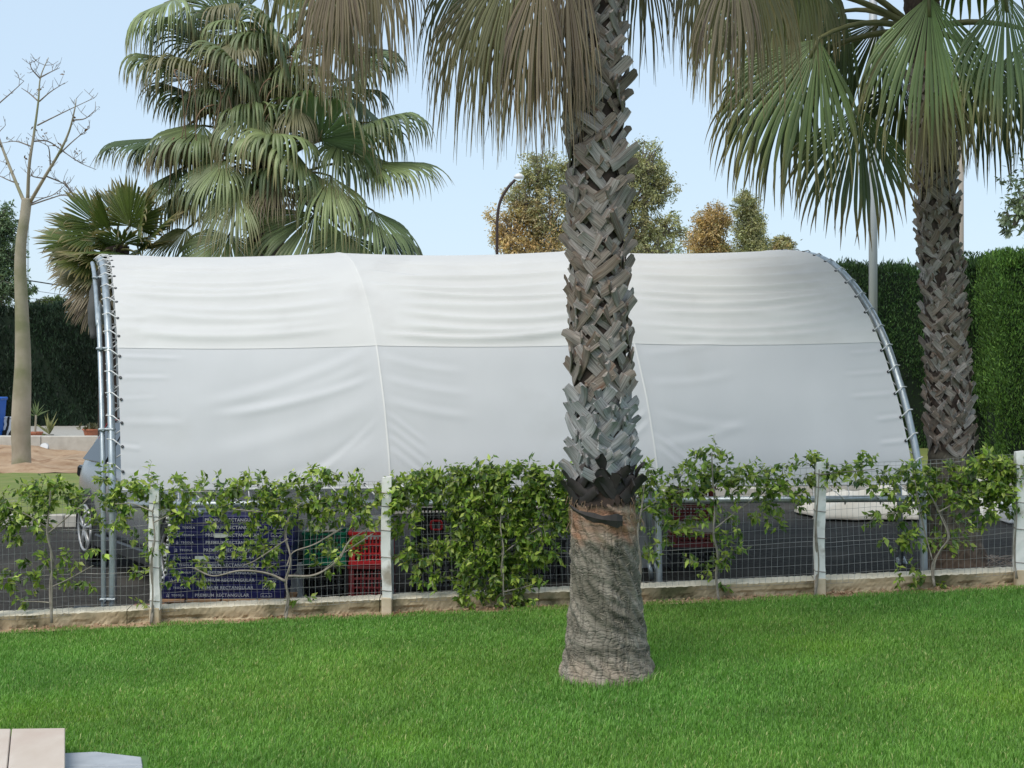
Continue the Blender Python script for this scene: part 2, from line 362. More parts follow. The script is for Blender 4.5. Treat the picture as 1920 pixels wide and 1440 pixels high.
# ------------------------------------------------------------------ palms
def frond(parent, P0, H, a, Rr, r, nseg=42, half=2.1, droop=1.0, green=(.06, .10, .035), dead=0., nh=None, tipc=(.30, .22, .10), sag=.25, pet=.022, split=.5, name='frond', tipfrac=.2):
    P0 = np.array(P0, float); H = np.array(H, float); a = nrm(a)
    up = np.array(nh if nh is not None else (0, 0, 1.), float)
    n = nrm(up - a * (up @ a)); b = np.cross(a, n)
    th = np.linspace(-half, half, nseg) + r.normal(0, .015, nseg)
    d = np.cos(th)[:, None] * a + np.sin(th)[:, None] * b - (np.abs(np.sin(th)) ** 2 * .18)[:, None] * n
    d = nrm(d)
    Ls = Rr * (1 - .30 * (np.abs(th) / half) ** 2.2) * r.uniform(.9, 1.06, nseg)
    K = 10; ts = np.concatenate([np.linspace(.03, split, 4), np.linspace(split, 1, K - 3)[1:]])
    wd = np.cross(np.broadcast_to(n, d.shape), d); wd = nrm(wd)
    dth = 2 * half / nseg
    p = H + d * (Ls * ts[0])[:, None]; cur = d.copy(); rings = []
    kd = droop * r.uniform(.7, 1.3, nseg); tw = r.normal(0, 1.1, nseg)
    bent = r.uniform(0, 1, nseg) < .12
    prev = ts[0]
    for t in ts:
        st = t - prev; prev = t
        p = p + cur * (Ls * st)[:, None]
        gk = (sag * .6 + 6.5 * sstep(split - .12, split + .25, t)) * kd + np.where(bent & (t > split + .05), 6, 0)
        cur = nrm(cur + np.array([0, 0, -1]) * (gk * st * 1.0)[:, None] + (r.normal(0, .06, (nseg, 3)) if t > split else 0))
        if t <= split: hw = Ls * t * math.tan(dth / 2) * 1.06
        else: hw = Ls * split * math.tan(dth / 2) * 1.06 * (1 - ((t - split) / (1 - split)) ** 1.5) + .0006
        wv = wd + (tw * max(0, t - split))[:, None] * n
        wv = nrm(wv - cur * (wv * cur).sum(-1, keepdims=True))
        nn = nrm(np.cross(cur, wv))
        rings.append(np.stack([p - wv * hw[:, None], p + nn * (hw * .8)[:, None], p + wv * hw[:, None]], 1))
    Rg = np.stack(rings, 1)                       # nseg,K,3,3
    V = Rg.reshape(-1, 3)
    s_ = np.arange(nseg)[:, None, None] * K * 3; k_ = np.arange(K - 1)[None, :, None] * 3; c_ = np.arange(2)[None, None, :]
    i = (s_ + k_ + c_).ravel()
    Fc = np.stack([i, i + 1, i + 4, i + 3], -1)
    tt = np.broadcast_to(ts[None, :, None], (nseg, K, 3)); sr = r.uniform(0, 1, nseg)[:, None, None]
    base = np.array(green) * np.array([1.62, 1.5, 1.25]) * r.uniform(.8, 1.25); straw = lerp(np.array([.36, .28, .17]), np.array([.15, .105, .07]), sr[..., None])
    gcol = base * (1 + .6 * (sr[..., None] - .5)) * np.ones((nseg, K, 3, 3))
    tip = sstep(1 - tipfrac - .25 * sr, 1.0, tt)[..., None]
    c = lerp(gcol, np.array(tipc) * np.ones(3), tip * .8)
    dm = np.clip(dead + (.35 if dead > 0 else 0) * (tt[..., None] - .5) + .25 * dead * (sr[..., None] - .5), 0, 1)
    c = lerp(c, straw * np.ones((nseg, K, 3, 3)), dm)
    o = mk(name, V, Fc, M['palmleaf'], parent, c.reshape(-1, 3))
    # petiole: bent stalk from the crown to the blade
    m1 = P0 + (H - P0) * .5 + np.array([0, 0, .18 * np.linalg.norm(H - P0)])
    pts = [(1 - t) ** 2 * P0 + 2 * t * (1 - t) * m1 + t * t * H for t in np.linspace(0, 1, 8)] + [H + a * Rr * .12]
    mb = MB(); mb.tube(pts, [lerp(pet * 1.5, pet * .7, k / 8) for k in range(9)], 5)
    mb.build('petiole', M['petioledead'] if dead > .5 else M['petiole'], o, True)
    return o

def boot_meshes(scale, mats, seed, nvar=7):
    """split leaf bases: two flat straps rising left and right from one foot, ends cut and ragged"""
    out = []
    for q in range(nvar):
        r = random.Random(seed + q); V = []; Fc = []; UV = []
        for sgn in (-1, 1):
            if r.random() < .3 and sgn == (-1 if q % 2 else 1) and (sgn == -1 or V): continue
            ang = R(r.uniform(24, 44)); L = r.uniform(.15, .215); w0 = r.uniform(.066, .092); lift = r.uniform(.02, .085); th = .010
            K = 6; k0 = len(V); tw = r.uniform(-.4, .4); cup = r.uniform(-.006, .014); rag = [r.uniform(-.012, .012) for _ in range(4)]; off = .009 + (.012 if (sgn > 0) == (q % 3 > 0) else 0)
            for k in range(K + 1):
                t = k / K; a = ang * (1 + .4 * t)
                cx = sgn * L * t * math.cos(ang); cz = L * t * math.sin(a)
                cy = off + lift * t ** 3 - cx * cx * 2.7
                px, pz = -math.sin(a) * sgn, math.cos(a); ww = w0 * (1 - .22 * t * t) / 2 * (1 + r.uniform(-.05, .05))
                for c_, u in enumerate((-1, -.35, .35, 1)):
                    ee = rag[c_] if k == K else 0
                    UV.append((u + 3 * sgn + 7 * q, t)); V.append(((cx + px * ww * u + sgn * ee * math.cos(a)) * scale, (cy + cup * (1 - u * u) + u * tw * .03 * t + r.uniform(-.001, .001)) * scale, (cz + pz * ww * u + ee * math.sin(a)) * scale))
                for u in (-1, 1):
                    UV.append((u + 3 * sgn + 7 * q, t)); V.append(((cx + px * ww * u * .96) * scale, (cy - th + u * tw * .03 * t) * scale, (cz + pz * ww * u * .96) * scale))
            for k in range(K):
                a0 = k0 + k * 6; b0 = a0 + 6
                Fc += [(a0, a0 + 1, b0 + 1, b0), (a0 + 1, a0 + 2, b0 + 2, b0 + 1), (a0 + 2, a0 + 3, b0 + 3, b0 + 2), (a0 + 3, a0 + 5, b0 + 5, b0 + 3), (a0 + 5, a0 + 4, b0 + 4, b0 + 5), (a0 + 4, a0, b0, b0 + 4)]
            e0 = k0 + K * 6; Fc.append((e0, e0 + 1, e0 + 2, e0 + 3, e0 + 5, e0 + 4))
        bm = bmesh.new(); vv = [bm.verts.new(v) for v in V]
        for f in Fc: bm.faces.new([vv[i] for i in f])
        bmesh.ops.recalc_face_normals(bm, faces=bm.faces)
        me = bpy.data.meshes.new('leaf_base'); bm.to_mesh(me); bm.free(); me.materials.append(mats); ul = me.uv_layers.new(name='UVMap'); li = np.zeros(len(me.loops), np.int32); me.loops.foreach_get('vertex_index', li); ul.data.foreach_set('uv', np.array(UV, np.float32)[li].ravel()); me.polygons.foreach_set('use_smooth', np.ones(len(me.polygons), bool)); me.set_sharp_from_angle(angle=R(48))
        out.append(me)
    return out

def lathe(prof_pts, axis, n=72, m=None, name='trunk', parent=None, colf=None, disp=None, rows=150, seed=1):
    """prof_pts: (z, radius); axis(z)->(x,y)"""
    zs_ = np.array([p[0] for p in prof_pts]); rs = np.array([p[1] for p in prof_pts])
    zz = np.linspace(zs_[0], zs_[-1], rows); rr = np.interp(zz, zs_, rs)
    th = np.linspace(0, 2 * np.pi, n, endpoint=False)
    Z, T = np.meshgrid(zz, th, indexing='ij'); Rr = np.repeat(rr[:, None], n, 1)
    if disp is not None: Rr = Rr + disp(Z, T)
    ax = np.array([axis(z) for z in zz])
    X = ax[:, 0][:, None] + Rr * np.cos(T); Y = ax[:, 1][:, None] + Rr * np.sin(T)
    V = np.stack([X, Y, Z], -1).reshape(-1, 3)
    i = np.arange(rows - 1)[:, None] * n + np.arange(n)[None]; j = np.arange(rows - 1)[:, None] * n + (np.arange(n)[None] + 1) % n
    Fc = np.stack([i, j, j + n, i + n], -1).reshape(-1, 4)
    cols = colf(Z, T).reshape(-1, 3) if colf else None
    return mk(name, V, Fc, m, parent, cols, True)

def place_boots(trunk, axis, radf, z0, z1, per, row, scale, sets, seed, org, arc_deg=102):
    r = random.Random(seed); z = z0; k = 0; cnt = 0
    while z < z1:
        for j in range(per):
            th = 2 * math.pi * (j + .5 * (k % 2)) / per + r.uniform(-.17, .17) + k * .06
            if abs((th - R(-90) + math.pi) % (2 * math.pi) - math.pi) > R(arc_deg): continue      # the photograph shows nothing of the far side
            me = r.choice(sets[0] if z > sets[2] else sets[1])
            o = bpy.data.objects.new('leaf_base', me); COL.objects.link(o); o.parent = trunk
            ax, ay = axis(z); rd = radf(z) - .012 + r.uniform(-.006, .016)
            o.location = Vector((ax + rd * math.cos(th), ay + rd * math.sin(th), z + r.uniform(-.032, .032))) - org
            s = r.uniform(.82, 1.2)
            o.rotation_euler = (r.uniform(-.16, .08), r.uniform(-.16, .16), th - math.pi / 2); o.scale = (s * (1 if r.random() < .5 else -1), s, s)
            cnt += 1
        z += row * r.uniform(.85, 1.15); k += 1
    return cnt

# --- the palm in the middle of the lawn
def main_palm():
    bx, by = .557, 9.3; bz = float(g(bx)) - .05
    top = 5.1
    def axis(z): t = (z - bz) / (top - bz); return (lerp(bx, .485, t) - .02 * math.sin(t * 3.1), by)
    root = empty('palm_tree', (bx, by, bz), 'tall fan palm on the lawn with criss-cross trunk and smooth flared foot', 'palm tree')
    prof = [(bz, .285), (bz + .05, .28), (bz + .12, .258), (bz + .2, .243), (bz + .35, .222), (bz + .5, .205), (bz + .62, .197), (bz + .8, .193), (bz + .92, .188), (bz + 1.05, .178), (bz + 1.12, .16)]
    rn = np.random.default_rng(5)
    ph = rn.uniform(0, 6, 40); fr = rn.uniform(20, 90, 40); ft = rn.integers(1, 26, 40)
    colr = rn.uniform(0, 1, 260); rowr = rn.uniform(0, 1, 4000)
    def pattern(h, T):
        w1 = 2.2 * np.sin(h * 8 + 1) + 1.2 * np.sin(h * 23 + T * 2) + .8 * np.sin(h * 61 + T * 5)
        cv = colr[(np.floor(T / (2 * np.pi) * 260 + w1).astype(int)) % 260]
        seg = rowr[(np.floor(h * 14 + cv * 37)).astype(int) % 4000]
        crk = (cv < .26) * (seg < .72)
        w2 = .010 * np.sin(T * 4 + 9 * h) + .006 * np.sin(T * 9 + 2) + .004 * np.sin(T * 21 + h * 30)
        rv = rowr[(np.floor((h + w2) * 330)).astype(int) % 4000]; seg2 = rowr[(np.floor(T * 9 + rv * 50)).astype(int) % 4000]
        return crk * 1.0, (rv < .22) * (seg2 < .7) * 1.0
    def disp(Z, T):
        h = Z - bz; d = 0 * Z
        for k in range(40): d = d + .0011 * np.sin(fr[k] * Z + ft[k] * T + ph[k])
        low = 1 - sstep(1.0, 1.1, h)
        crk, rings = pattern(h, T); crk = -.004 * crk; rings = -.003 * rings
        return d + low * (rings + crk) + 0.0012 * rn.normal(size=Z.shape) * low
    def colf(Z, T):
        h = Z - bz; n = np.zeros(Z.shape)
        for k in range(14): n = n + np.sin(fr[k] * .35 * Z + (ft[k] % 9) * T + ph[k])
        n = n / 8; n2 = rn.normal(0, 1, Z.shape)
        grey = np.array([.27, .24, .195]); dark = np.array([.115, .105, .078]); red = np.array([.30, .165, .10]); pale = np.array([.36, .28, .21]); core = np.array([.05, .035, .028])
        c = grey * np.ones(Z.shape + (3,))
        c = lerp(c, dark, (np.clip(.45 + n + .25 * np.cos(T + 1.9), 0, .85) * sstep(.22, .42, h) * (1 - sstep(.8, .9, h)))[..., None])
        c = lerp(c, pale, (sstep(.26, .10, h) * .65 * np.clip(.6 + n, 0, 1))[..., None])
        c = lerp(c, dark * .9, (np.exp(-((h - .22 - .02 * np.sin(T * 3)) / .035) ** 2) * .8)[..., None])
        c = lerp(c, lerp(red, pale, np.clip(.35 + n + .2 * np.sin(h * 120 + T * 2), 0, 1)[..., None]), sstep(.8, .88, h + .02 * np.sin(T * 7))[..., None])
        c = lerp(c, core, sstep(1.0, 1.1, h)[..., None])
        crk, rg = pattern(h, T); crk = crk * sstep(.95, .8, h); rg = rg * sstep(1.05, .95, h)
        c = c * (1 - .34 * crk - .3 * rg)[..., None]
        return np.clip(c * (1 + .10 * n2[..., None]), .01, 1)
    tr = lathe(prof, axis, 260, M['fibre'], 'trunk', root, colf, disp, 430)
    lathe([(bz + 1.08, .155), (top, .137)], axis, 40, M['core'], 'fibre_core', tr, None, None, 60)
    sA = boot_meshes(.76, M['boot'], 11, 9); sB = boot_meshes(.82, M['bootgrey'], 51); sC = boot_meshes(.85, M['bootdark'], 93, 5)
    def radf(z): return float(np.interp(z, [bz + 1.1, bz + 1.4, 3.2, 5.1], [.166, .157, .152, .146]))
    n = place_boots(tr, axis, radf, bz + 1.2, 4.5, 9, .055, 1, (sA, sB, 1.62), 4, Vector((bx, by, bz)))
    place_boots(tr, axis, radf, bz + 1.06, bz + 1.2, 7, .05, 1, (sC, sC, 0), 9, Vector((bx, by, bz)))
    # a loose dark strap curling away and rags of fibre at the peeled edge
    r = random.Random(3)
    mb = MB(); pts = []
    for k in range(9):
        t = k / 8; th = R(lerp(-150, -62, t)); rad = lerp(.235, .205, t) + .03 * math.sin(t * 3)
        ax, ay = axis(bz + 1)
        pts.append((ax + rad * math.cos(th), ay + rad * math.sin(th), bz + lerp(1.05, .965, t) - .02 * math.sin(t * 3.1)))
    V = []; Fc = []
    for k, p in enumerate(pts):
        hw = (.004 + .034 * (k / 8) ** .8) * (1 + .25 * math.sin(k * 2.1))
        V += [(p[0] * 1.0, p[1] + .0, p[2] - hw), (p[0], p[1] - .012, p[2]), (p[0], p[1] - .004, p[2] + hw)]
    for k in range(8): Fc += [(k * 3, k * 3 + 3, k * 3 + 4, k * 3 + 1), (k * 3 + 1, k * 3 + 4, k * 3 + 5, k * 3 + 2)]
    mk('peeling_strap', V, Fc, M['bootdark'], tr)
    # torn dark sheath under the last straps: ragged lower edge
    V = []; Fc = []; nn_ = 64
    for k in range(nn_):
        th = 2 * math.pi * k / nn_; ax, ay = axis(bz + 1.05)
        for (zz, rd) in ((1.17, .160), (1.09, .178 + r.uniform(-.004, .008)), (1.06 + r.uniform(-.03, .02), .184 + r.uniform(0, .012))): V.append((ax + rd * math.cos(th), ay + rd * math.sin(th), bz + zz))
    for k in range(nn_):
        for q in range(2): Fc.append((k * 3 + q, ((k + 1) % nn_) * 3 + q, ((k + 1) % nn_) * 3 + q + 1, k * 3 + q + 1))
    mk('torn_sheath', V, Fc, M['core'], tr)
    mb = MB()
    for k in range(70):
        th = R(r.uniform(-200, 20)); rad = .192 + r.uniform(0, .02); z = bz + r.uniform(.93, 1.1); ax, ay = axis(z)
        p = Vector((ax + rad * math.cos(th), ay + rad * math.sin(th), z)); q = p + Vector((r.uniform(-.02, .02), r.uniform(-.012, .0), r.uniform(-.04, .01)))
        q2 = q + Vector((r.uniform(-.02, .02), r.uniform(-.02, .01), r.uniform(-.05, -.01)))
        mb.tube([p, q, q2], [.003, .002, .001], 3)
    tag(mb.build('loose_fibre', M['petioledead'], tr), kind='stuff')
    mb = MB()
    for k in range(420):
        th = R(r.uniform(-205, 25)); h = r.uniform(.03, .86); z = bz + h; rad = float(np.interp(z, [p[0] for p in prof], [p[1] for p in prof])) - .002; ax, ay = axis(z)
        p = Vector((ax + rad * math.cos(th), ay + rad * math.sin(th), z)); rr_ = rad + r.uniform(.003, .014); th2 = th + r.uniform(-.25, .25); z2 = z + r.uniform(-.02, .03)
        q = Vector((ax + rr_ * math.cos(th2), ay + rr_ * math.sin(th2), z2))
        mb.tube([p, (p + q) / 2 + Vector((0, -.003, 0)), q], [.0017, .0014, .0008], 3)
    tag(mb.build('trunk_hair', mat('trunk_hair', (.22, .19, .15), (.34, .3, .24), .9, 30), tr), kind='stuff')
    # fronds: old ones hanging at the top of the picture
    rg = np.random.default_rng(21); ax, ay = axis(4.8); C0 = np.array([ax, ay, 4.85])
    def fr(px, py, Y, ad, Rr, dead, green=(.05, .075, .03), half=1.5, droop=.6, nh=(0, -1, .3), nseg=44, zoff=0, **kw):
        H = np.array(P(px, py, Y)); d = H - C0; th = math.atan2(d[1], d[0]); P0 = C0 + np.array([.12 * math.cos(th), .12 * math.sin(th), zoff])
        frond(root, P0, H, ad, Rr, rg, nseg, half, droop, green, dead, nh, **kw)
    for a in [(1062, -60, 9.02, (-.05, -.05, -1), .98, .95, .3, .7, (.07, .07, .03), 30), (1015, -70, 8.95, (-.12, -.05, -1), 1.02, .95, .4, .8, (.07, .07, .03), 34), (1085, -90, 9.05, (.0, -.05, -1), .95, 1.0, .25, .6, (.07, .07, .03), 24), (1375, -90, 8.8, (-.1, -.1, -1), .82, .9, .5, .9, (.07, .07, .03), 34), (640, -110, 8.7, (-.1, -.1, -1), .8, .95, .5, .9, (.06, .06, .03), 34),
              (970, -100, 9.0, (-.2, -.1, -1), 1.08, .22, .6, .9, (.075, .085, .035), 46), (1035, -130, 9.12, (-.08, -.05, -1), 1.2, .85, .45, .8, (.06, .07, .03), 40), (915, -110, 9.4, (-.4, .1, -1), .98, .10, .55, 1.1, (.045, .06, .025), 40),
              (1000, -70, 9.5, (-.12, .1, -1), 1.02, .65, .55, .8, (.06, .07, .03), 40), (930, -60, 9.2, (-.3, .05, -1), 1.0, .4, .6, .9, (.06, .07, .03), 40), (690, -130, 8.8, (-.1, -.1, -1), .98, .6, .6, .9, (.06, .07, .03), 42), (660, -80, 9.0, (-.2, 0, -1), .8, .45, .7, 1.0, (.05, .06, .03), 40),
              (600, -95, 9.3, (-.5, .1, -.8), .56, .25, 1.3, 1.2, (.09, .11, .035), 40), (725, -140, 9.3, (.1, .1, -1), .74, .5, .6, 1.0, (.05, .06, .03), 40),
              (1200, -130, 9.6, (.12, .25, -1), .8, .4, .45, .8, (.05, .06, .025), 30), (1400, -110, 8.9, (.0, -.1, -1), .95, .25, .7, 1.0, (.085, .095, .03), 46), (1335, -110, 9.3, (-.15, .1, -1), .8, .4, .5, 1.1, (.08, .09, .035), 34),
              (1470, -130, 9.5, (.2, .2, -1), .8, .2, .6, 1.0, (.10, .12, .035), 38), (1310, -130, 9.8, (0, .3, -1), .72, .35, .5, 1.0, (.06, .07, .03), 34), (1440, -100, 9.4, (.1, .1, -1), .78, .45, .4, .9, (.13, .11, .03), 28)]:
        fr(a[0], a[1], a[2], a[3], a[4] * 1.12, a[5], a[8], a[6], a[7], nseg=a[9], split=.4)
    # young crown above the frame
    for k in range(16):
        az = k * 2.4; el = R(15 + 4.2 * k); d = np.array([math.cos(az) * math.cos(el), math.sin(az) * math.cos(el), math.sin(el)])
        frond(root, C0 + np.array([0, 0, .25]), C0 + np.array([0, 0, .3]) + d * 1.25, d + np.array([0, 0, -.25]), 1.0, rg, 36, 1.9, 1.0, (.06, .10, .035), 0)
main_palm()

# --- the palm behind the fence on the right
def right_palm():
    Yb = 13.2; bx = (1792 - 960) / F * Yb; by = Yb; bz = float(g(bx)) - .06; top = 4.9
    def axis(z): t = (z - bz) / (top - bz); return (lerp(bx, bx - .29, t) + .03 * math.sin(t * 3.1), by)
    root = empty('palm_tree', (bx, by, bz), 'fan palm behind the fence at the right, its green fronds hanging over the trunk', 'palm tree')
    rn = np.random.default_rng(8); ph = rn.uniform(0, 6, 20); fr_ = rn.uniform(20, 90, 20); ft = rn.integers(1, 16, 20)
    prof = [(bz, .29), (bz + .12, .25), (bz + .35, .22), (bz + .7, .20), (bz + .95, .185), (bz + 1.05, .165), (top, .14)]
    def disp(Z, T):
        d = 0 * Z
        for k in range(20): d = d + .0016 * np.sin(fr_[k] * Z + ft[k] * T + ph[k])
        return d
    def colf(Z, T):
        h = Z - bz; c = lerp(np.array([.10, .07, .05]), np.array([.09, .08, .062]), sstep(.1, .4, h)[..., None]); c = lerp(c, np.array([.05, .035, .028]), sstep(.95, 1.05, h)[..., None])
        return np.clip(c * (1 + .25 * rn.normal(size=Z.shape))[..., None], .01, 1)
    tr = lathe(prof, axis, 90, M['fibre'], 'trunk', root, colf, disp, 220)
    sA = boot_meshes(.72, M['boot'], 111, 9)
    def radf(z): return float(np.interp(z, [bz + 1, 2.4, 3.2, 4.9], [.165, .15, .148, .14]))
    place_boots(tr, axis, radf, bz + 1.0, 4.2, 9, .055, 1, (sA, sA, 0), 14, Vector((bx, by, bz)))
    rg = np.random.default_rng(33); ax, ay = axis(4.5); C0 = np.array([ax, ay, 4.55])
    def fr(px, py, Y, ad, Rr, dead=0, green=(.075, .115, .045), half=1.5, droop=1.0, nh=(0, -1, .35), nseg=42, src=None, **kw):
        H = np.array(P(px, py, Y)); P0 = np.array(P(*src, by - .1)) if src else C0
        frond(root, P0, H, ad, Rr, rg, nseg, half, droop, green, dead, nh, **dict(dict(split=.5), **kw))
    src = (1722, 60)
    fr(1535, 72, 12.5, (-.42, -.12, -.9), 1.45, half=.95, droop=0.73, src=src, tipfrac=.35, split=.48)
    fr(1500, 120, 13.2, (-.55, .15, -.85), 1.25, half=.9, droop=0.95, src=src, green=(.03, .045, .018), tipfrac=.3)
    fr(1612, 200, 12.75, (-.13, -.05, -1), 1.12, half=.95, droop=0.53, src=(1690, 60), green=(.035, .06, .022), split=.58, tipfrac=.3, tipc=(.24, .14, .05))
    fr(1742, -8, 12.35, (-.02, -.12, -1), 1.42, half=.85, droop=0.73, src=(1735, 20), green=(.085, .13, .055), tipfrac=.35, split=.46)
    fr(1765, 90, 13.7, (.28, .1, -1), 1.15, half=.85, droop=0.84, src=(1730, 70), green=(.05, .085, .03))
    fr(1885, -12, 12.3, (.05, -.12, -1), 1.25, half=.8, droop=0.84, src=(1735, 10), green=(.095, .14, .065), tipfrac=.3)
    fr(1850, 110, 13.4, (.3, .05, -1), 1.1, half=1.0, droop=0.95, src=src, green=(.04, .065, .025))
    fr(1935, 60, 13.0, (.25, -.05, -1), 1.2, half=1.0, droop=0.95, src=src, green=(.05, .08, .03))
    fr(1690, 150, 13.8, (-.25, .3, -1), .95, half=.85, droop=0.84, src=src, green=(.03, .045, .02))
    fr(1650, 40, 13.9, (-.5, .3, -.8), 1.1, half=1.1, droop=1.26, src=src, green=(.04, .06, .025))
    fr(1585, 20, 13.6, (-.8, .1, -.5), 1.2, half=1.2, droop=1.47, src=src, green=(.045, .07, .03))
    fr(1455, -20, 12.9, (-.55, -.1, -.7), 1.2, half=1.1, droop=1.47, src=src, green=(.07, .09, .035), dead=.1)
    fr(1745, 165, 12.92, (.02, -.06, -1), .95, half=.5, droop=0.63, src=(1735, 100), dead=.75, nseg=26)
    fr(1775, 150, 12.95, (.05, -.06, -1), .85, half=.5, droop=0.63, src=(1735, 100), dead=.45, green=(.12, .12, .04), nseg=26)
    fr(1510, -60, 13.0, (-.3, -.1, -.9), .95, half=1.2, droop=1.47, src=src, green=(.08, .10, .04), dead=.2)
    for k in range(18):
        az = k * 2.4; el = R(8 + 4.0 * k); d = np.array([math.cos(az) * math.cos(el), math.sin(az) * math.cos(el), math.sin(el)])
        frond(root, C0 + np.array([0, 0, .25]), C0 + np.array([0, 0, .35]) + d * 1.25, d + np.array([0, 0, -.3]), 1.05, rg, 36, 1.9, 1.0, (.06, .10, .035), 0)
right_palm()

# --- the big palm behind the tent, and the small one left of it
def back_palm():
    Yb = 20.; bx = (488 - 960) / F * Yb; bz = -.1; top = 4.7
    root = empty('palm_tree', (bx, Yb, bz), 'large bushy fan palm rising behind the white tent', 'palm tree')
    def axis(z): return (bx + .02 * z, Yb)
    tr = lathe([(bz, .3), (.6, .22), (top, .18)], axis, 40, M['core'], 'trunk', root, None, None, 60)
    sA = boot_meshes(1.05, M['boot'], 211, 4)
    place_boots(tr, axis, lambda z: .19, 2.6, 3.9, 6, .11, 1, (sA, sA, 0), 24, Vector((bx, Yb, bz)))
    rg = np.random.default_rng(77); sc = F / Yb
    def fr(px, py, Yo, ad, Rr, dead=0, green=(.06, .095, .045), half=1.7, droop=.8, nh=None, zsrc=None, **kw):
        Y = Yb + Yo; H = np.array(P(px, py, Y)); zs2 = zsrc if zsrc else min(5.4, max(3.9, H[2] - .35))
        P0 = np.array([bx + .02 * zs2, Yb, zs2])
        if nh is None:
            out = H - P0; nh = nrm(out) * .5 + np.array([0, -.25, .8])
        frond(root, P0, H, ad, Rr, rg, 40, half, droop, green, dead, nh, pet=.016, **kw)
    # hand-placed fronds that face the camera
    G1 = (.13, .175, .09); G2 = (.095, .135, .068); G3 = (.05, .085, .04); G4 = (.17, .22, .11)
    for a in [(395, 90, -.3, (-.75, -.1, .5), .72, 0, G3, 1.2, 1.0), (335, 115, -.5, (-.75, -.2, .1), .66, 0, G2, 1.6, 1.2), (380, 235, -.9, (-.5, -.3, -.2), .68, 0, G2, 1.7, 1.2),
              (290, 260, -.3, (-.9, -.1, -.1), .62, 0, G3, 1.2, 1.2), (420, 300, -1.2, (-.35, -.5, -.55), .72, 0, G1, 1.5, .9), (330, 330, -.6, (-.6, -.3, -.5), .66, 0, G2, 1.5, .9),
              (445, 345, -1.3, (-.1, -.5, -.8), .7, .12, G1, 1.2, .8), (515, 250, -1.3, (.1, -.6, -.1), .66, 0, G1, 2.2, 1.0), (600, 262, -1.2, (.25, -.6, .65), .8, 0, G3, 2.3, .7, (.0, -1, .25)),
              (555, 285, -1.3, (-.45, -.6, .2), .66, 0, G4, 1.9, 1.1), (620, 330, -1.25, (.15, -.6, -.75), .8, 0, G4, 1.35, .7), (700, 305, -.8, (.85, -.3, -.1), .74, 0, G1, 1.4, 1.0),
              (700, 395, -1.0, (.55, -.5, -.7), .76, 0, G2, 1.35, .5), (590, 400, -1.2, (-.35, -.5, -.8), .75, 0, G1, 1.3, .7), (690, 230, -.7, (.6, -.4, .1), .72, 0, G2, 1.7, 1.1),
              (650, 150, -.6, (.55, -.3, .4), .72, 0, G2, 1.7, 1.1), (520, 95, -1.0, (-.1, -.5, .5), .62, 0, G2, 2.2, 1.2), (450, 130, -1.0, (-.3, -.5, .3), .72, 0, G1, 1.8, 1.2),
              (440, 55, -.5, (-.45, -.2, .8), .7, 0, G2, 1.6, 1.1), (470, 10, -.2, (-.3, -.1, .9), .8, 0, G1, 1.5, .9), (545, 20, -.3, (.15, -.1, .95), .8, 0, G2, 1.5, .9),
              (600, 60, -.3, (.4, -.2, .8), .75, 0, G3, 1.5, 1.0), (430, 440, -1.2, (-.4, -.5, -.65), .62, 0, G2, 1.7, .5), (350, 430, -.8, (-.6, -.3, -.5), .6, .25, G1, 1.5, .7),
              (650, 440, -1.3, (.1, -.5, -.8), .6, 0, G2, 1.5, .6), (730, 440, -.6, (.7, -.2, -.6), .5, 0, G3, 1.5, .6), (520, 330, -1.35, (0, -.6, -.75), .5, .85, G1, .8, .5),
              (470, 200, -1.1, (-.15, -.5, -.6), .7, .1, G2, 1.2, .8), (555, 190, -1.2, (.1, -.5, -.6), .6, .6, G2, .9, .6), (640, 260, -1.0, (.4, -.5, -.5), .7, 0, G2, 1.4, .8)]:
        nh = a[9] if len(a) > 9 else None
        fr(a[0], a[1], a[2], a[3], a[4] * (1.3 + .25 * rg.uniform()), a[5], a[6], a[7] * rg.uniform(.75, 1.1), a[8] * rg.uniform(.7, 1.7), nh, split=rg.uniform(.42, .6))
    for k in range(28):                                      # fill between the hand-placed ones
        az = R(rg.uniform(180, 360)); el = R(rg.uniform(-35, 75)); d = np.array([math.cos(az) * math.cos(el), math.sin(az) * math.cos(el), math.sin(el)])
        z0 = rg.uniform(4.0, 5.9); P0 = np.array([bx + .1, Yb, z0])
        frond(root, P0, P0 + d * rg.uniform(.75, 1.35), d + np.array([rg.normal() * .4, 0, -.4 + rg.normal() * .35]), rg.uniform(.8, 1.15), rg, 42, rg.uniform(.9, 1.8), rg.uniform(1.0, 2.2), G2 if k % 3 else G1, 0 if k % 5 else .55, None, pet=.016, split=.42)
    # the far side of the crown
    for k in range(26):
        az = R(rg.uniform(-35, 215)); el = R(rg.uniform(-50, 75)); d = np.array([math.cos(az) * math.cos(el), math.sin(az) * math.cos(el), math.sin(el)])
        z0 = rg.uniform(4.1, 5.9); P0 = np.array([bx + .1, Yb, z0])
        frond(root, P0, P0 + d * rg.uniform(.85, 1.4), d + np.array([0, 0, -.3]), rg.uniform(.75, 1.0), rg, 36, 1.6, 1.2, (.06, .09, .045), 0 if k % 6 else .6, None, pet=.02)
    # hanging flower stalks
    mb = MB()
    for k in range(14):
        x0, y0 = rg.uniform(330, 600), rg.uniform(90, 260); p = P(x0, y0, 18.9); q = P(x0 + rg.uniform(-60, 20), y0 + rg.uniform(90, 170), 18.8); m_ = (p + q) / 2 + Vector((rg.uniform(-.15, .15), -.1, .2))
        mb.tube(smooth_path([P(488, y0 + 40, 19.9), p, m_, q], 4), [.012] * 5 + [.009] * 4 + [.006] * 4, 4)
    mb.build('flower_stalk', M['petioledead'], root, True)
back_palm()
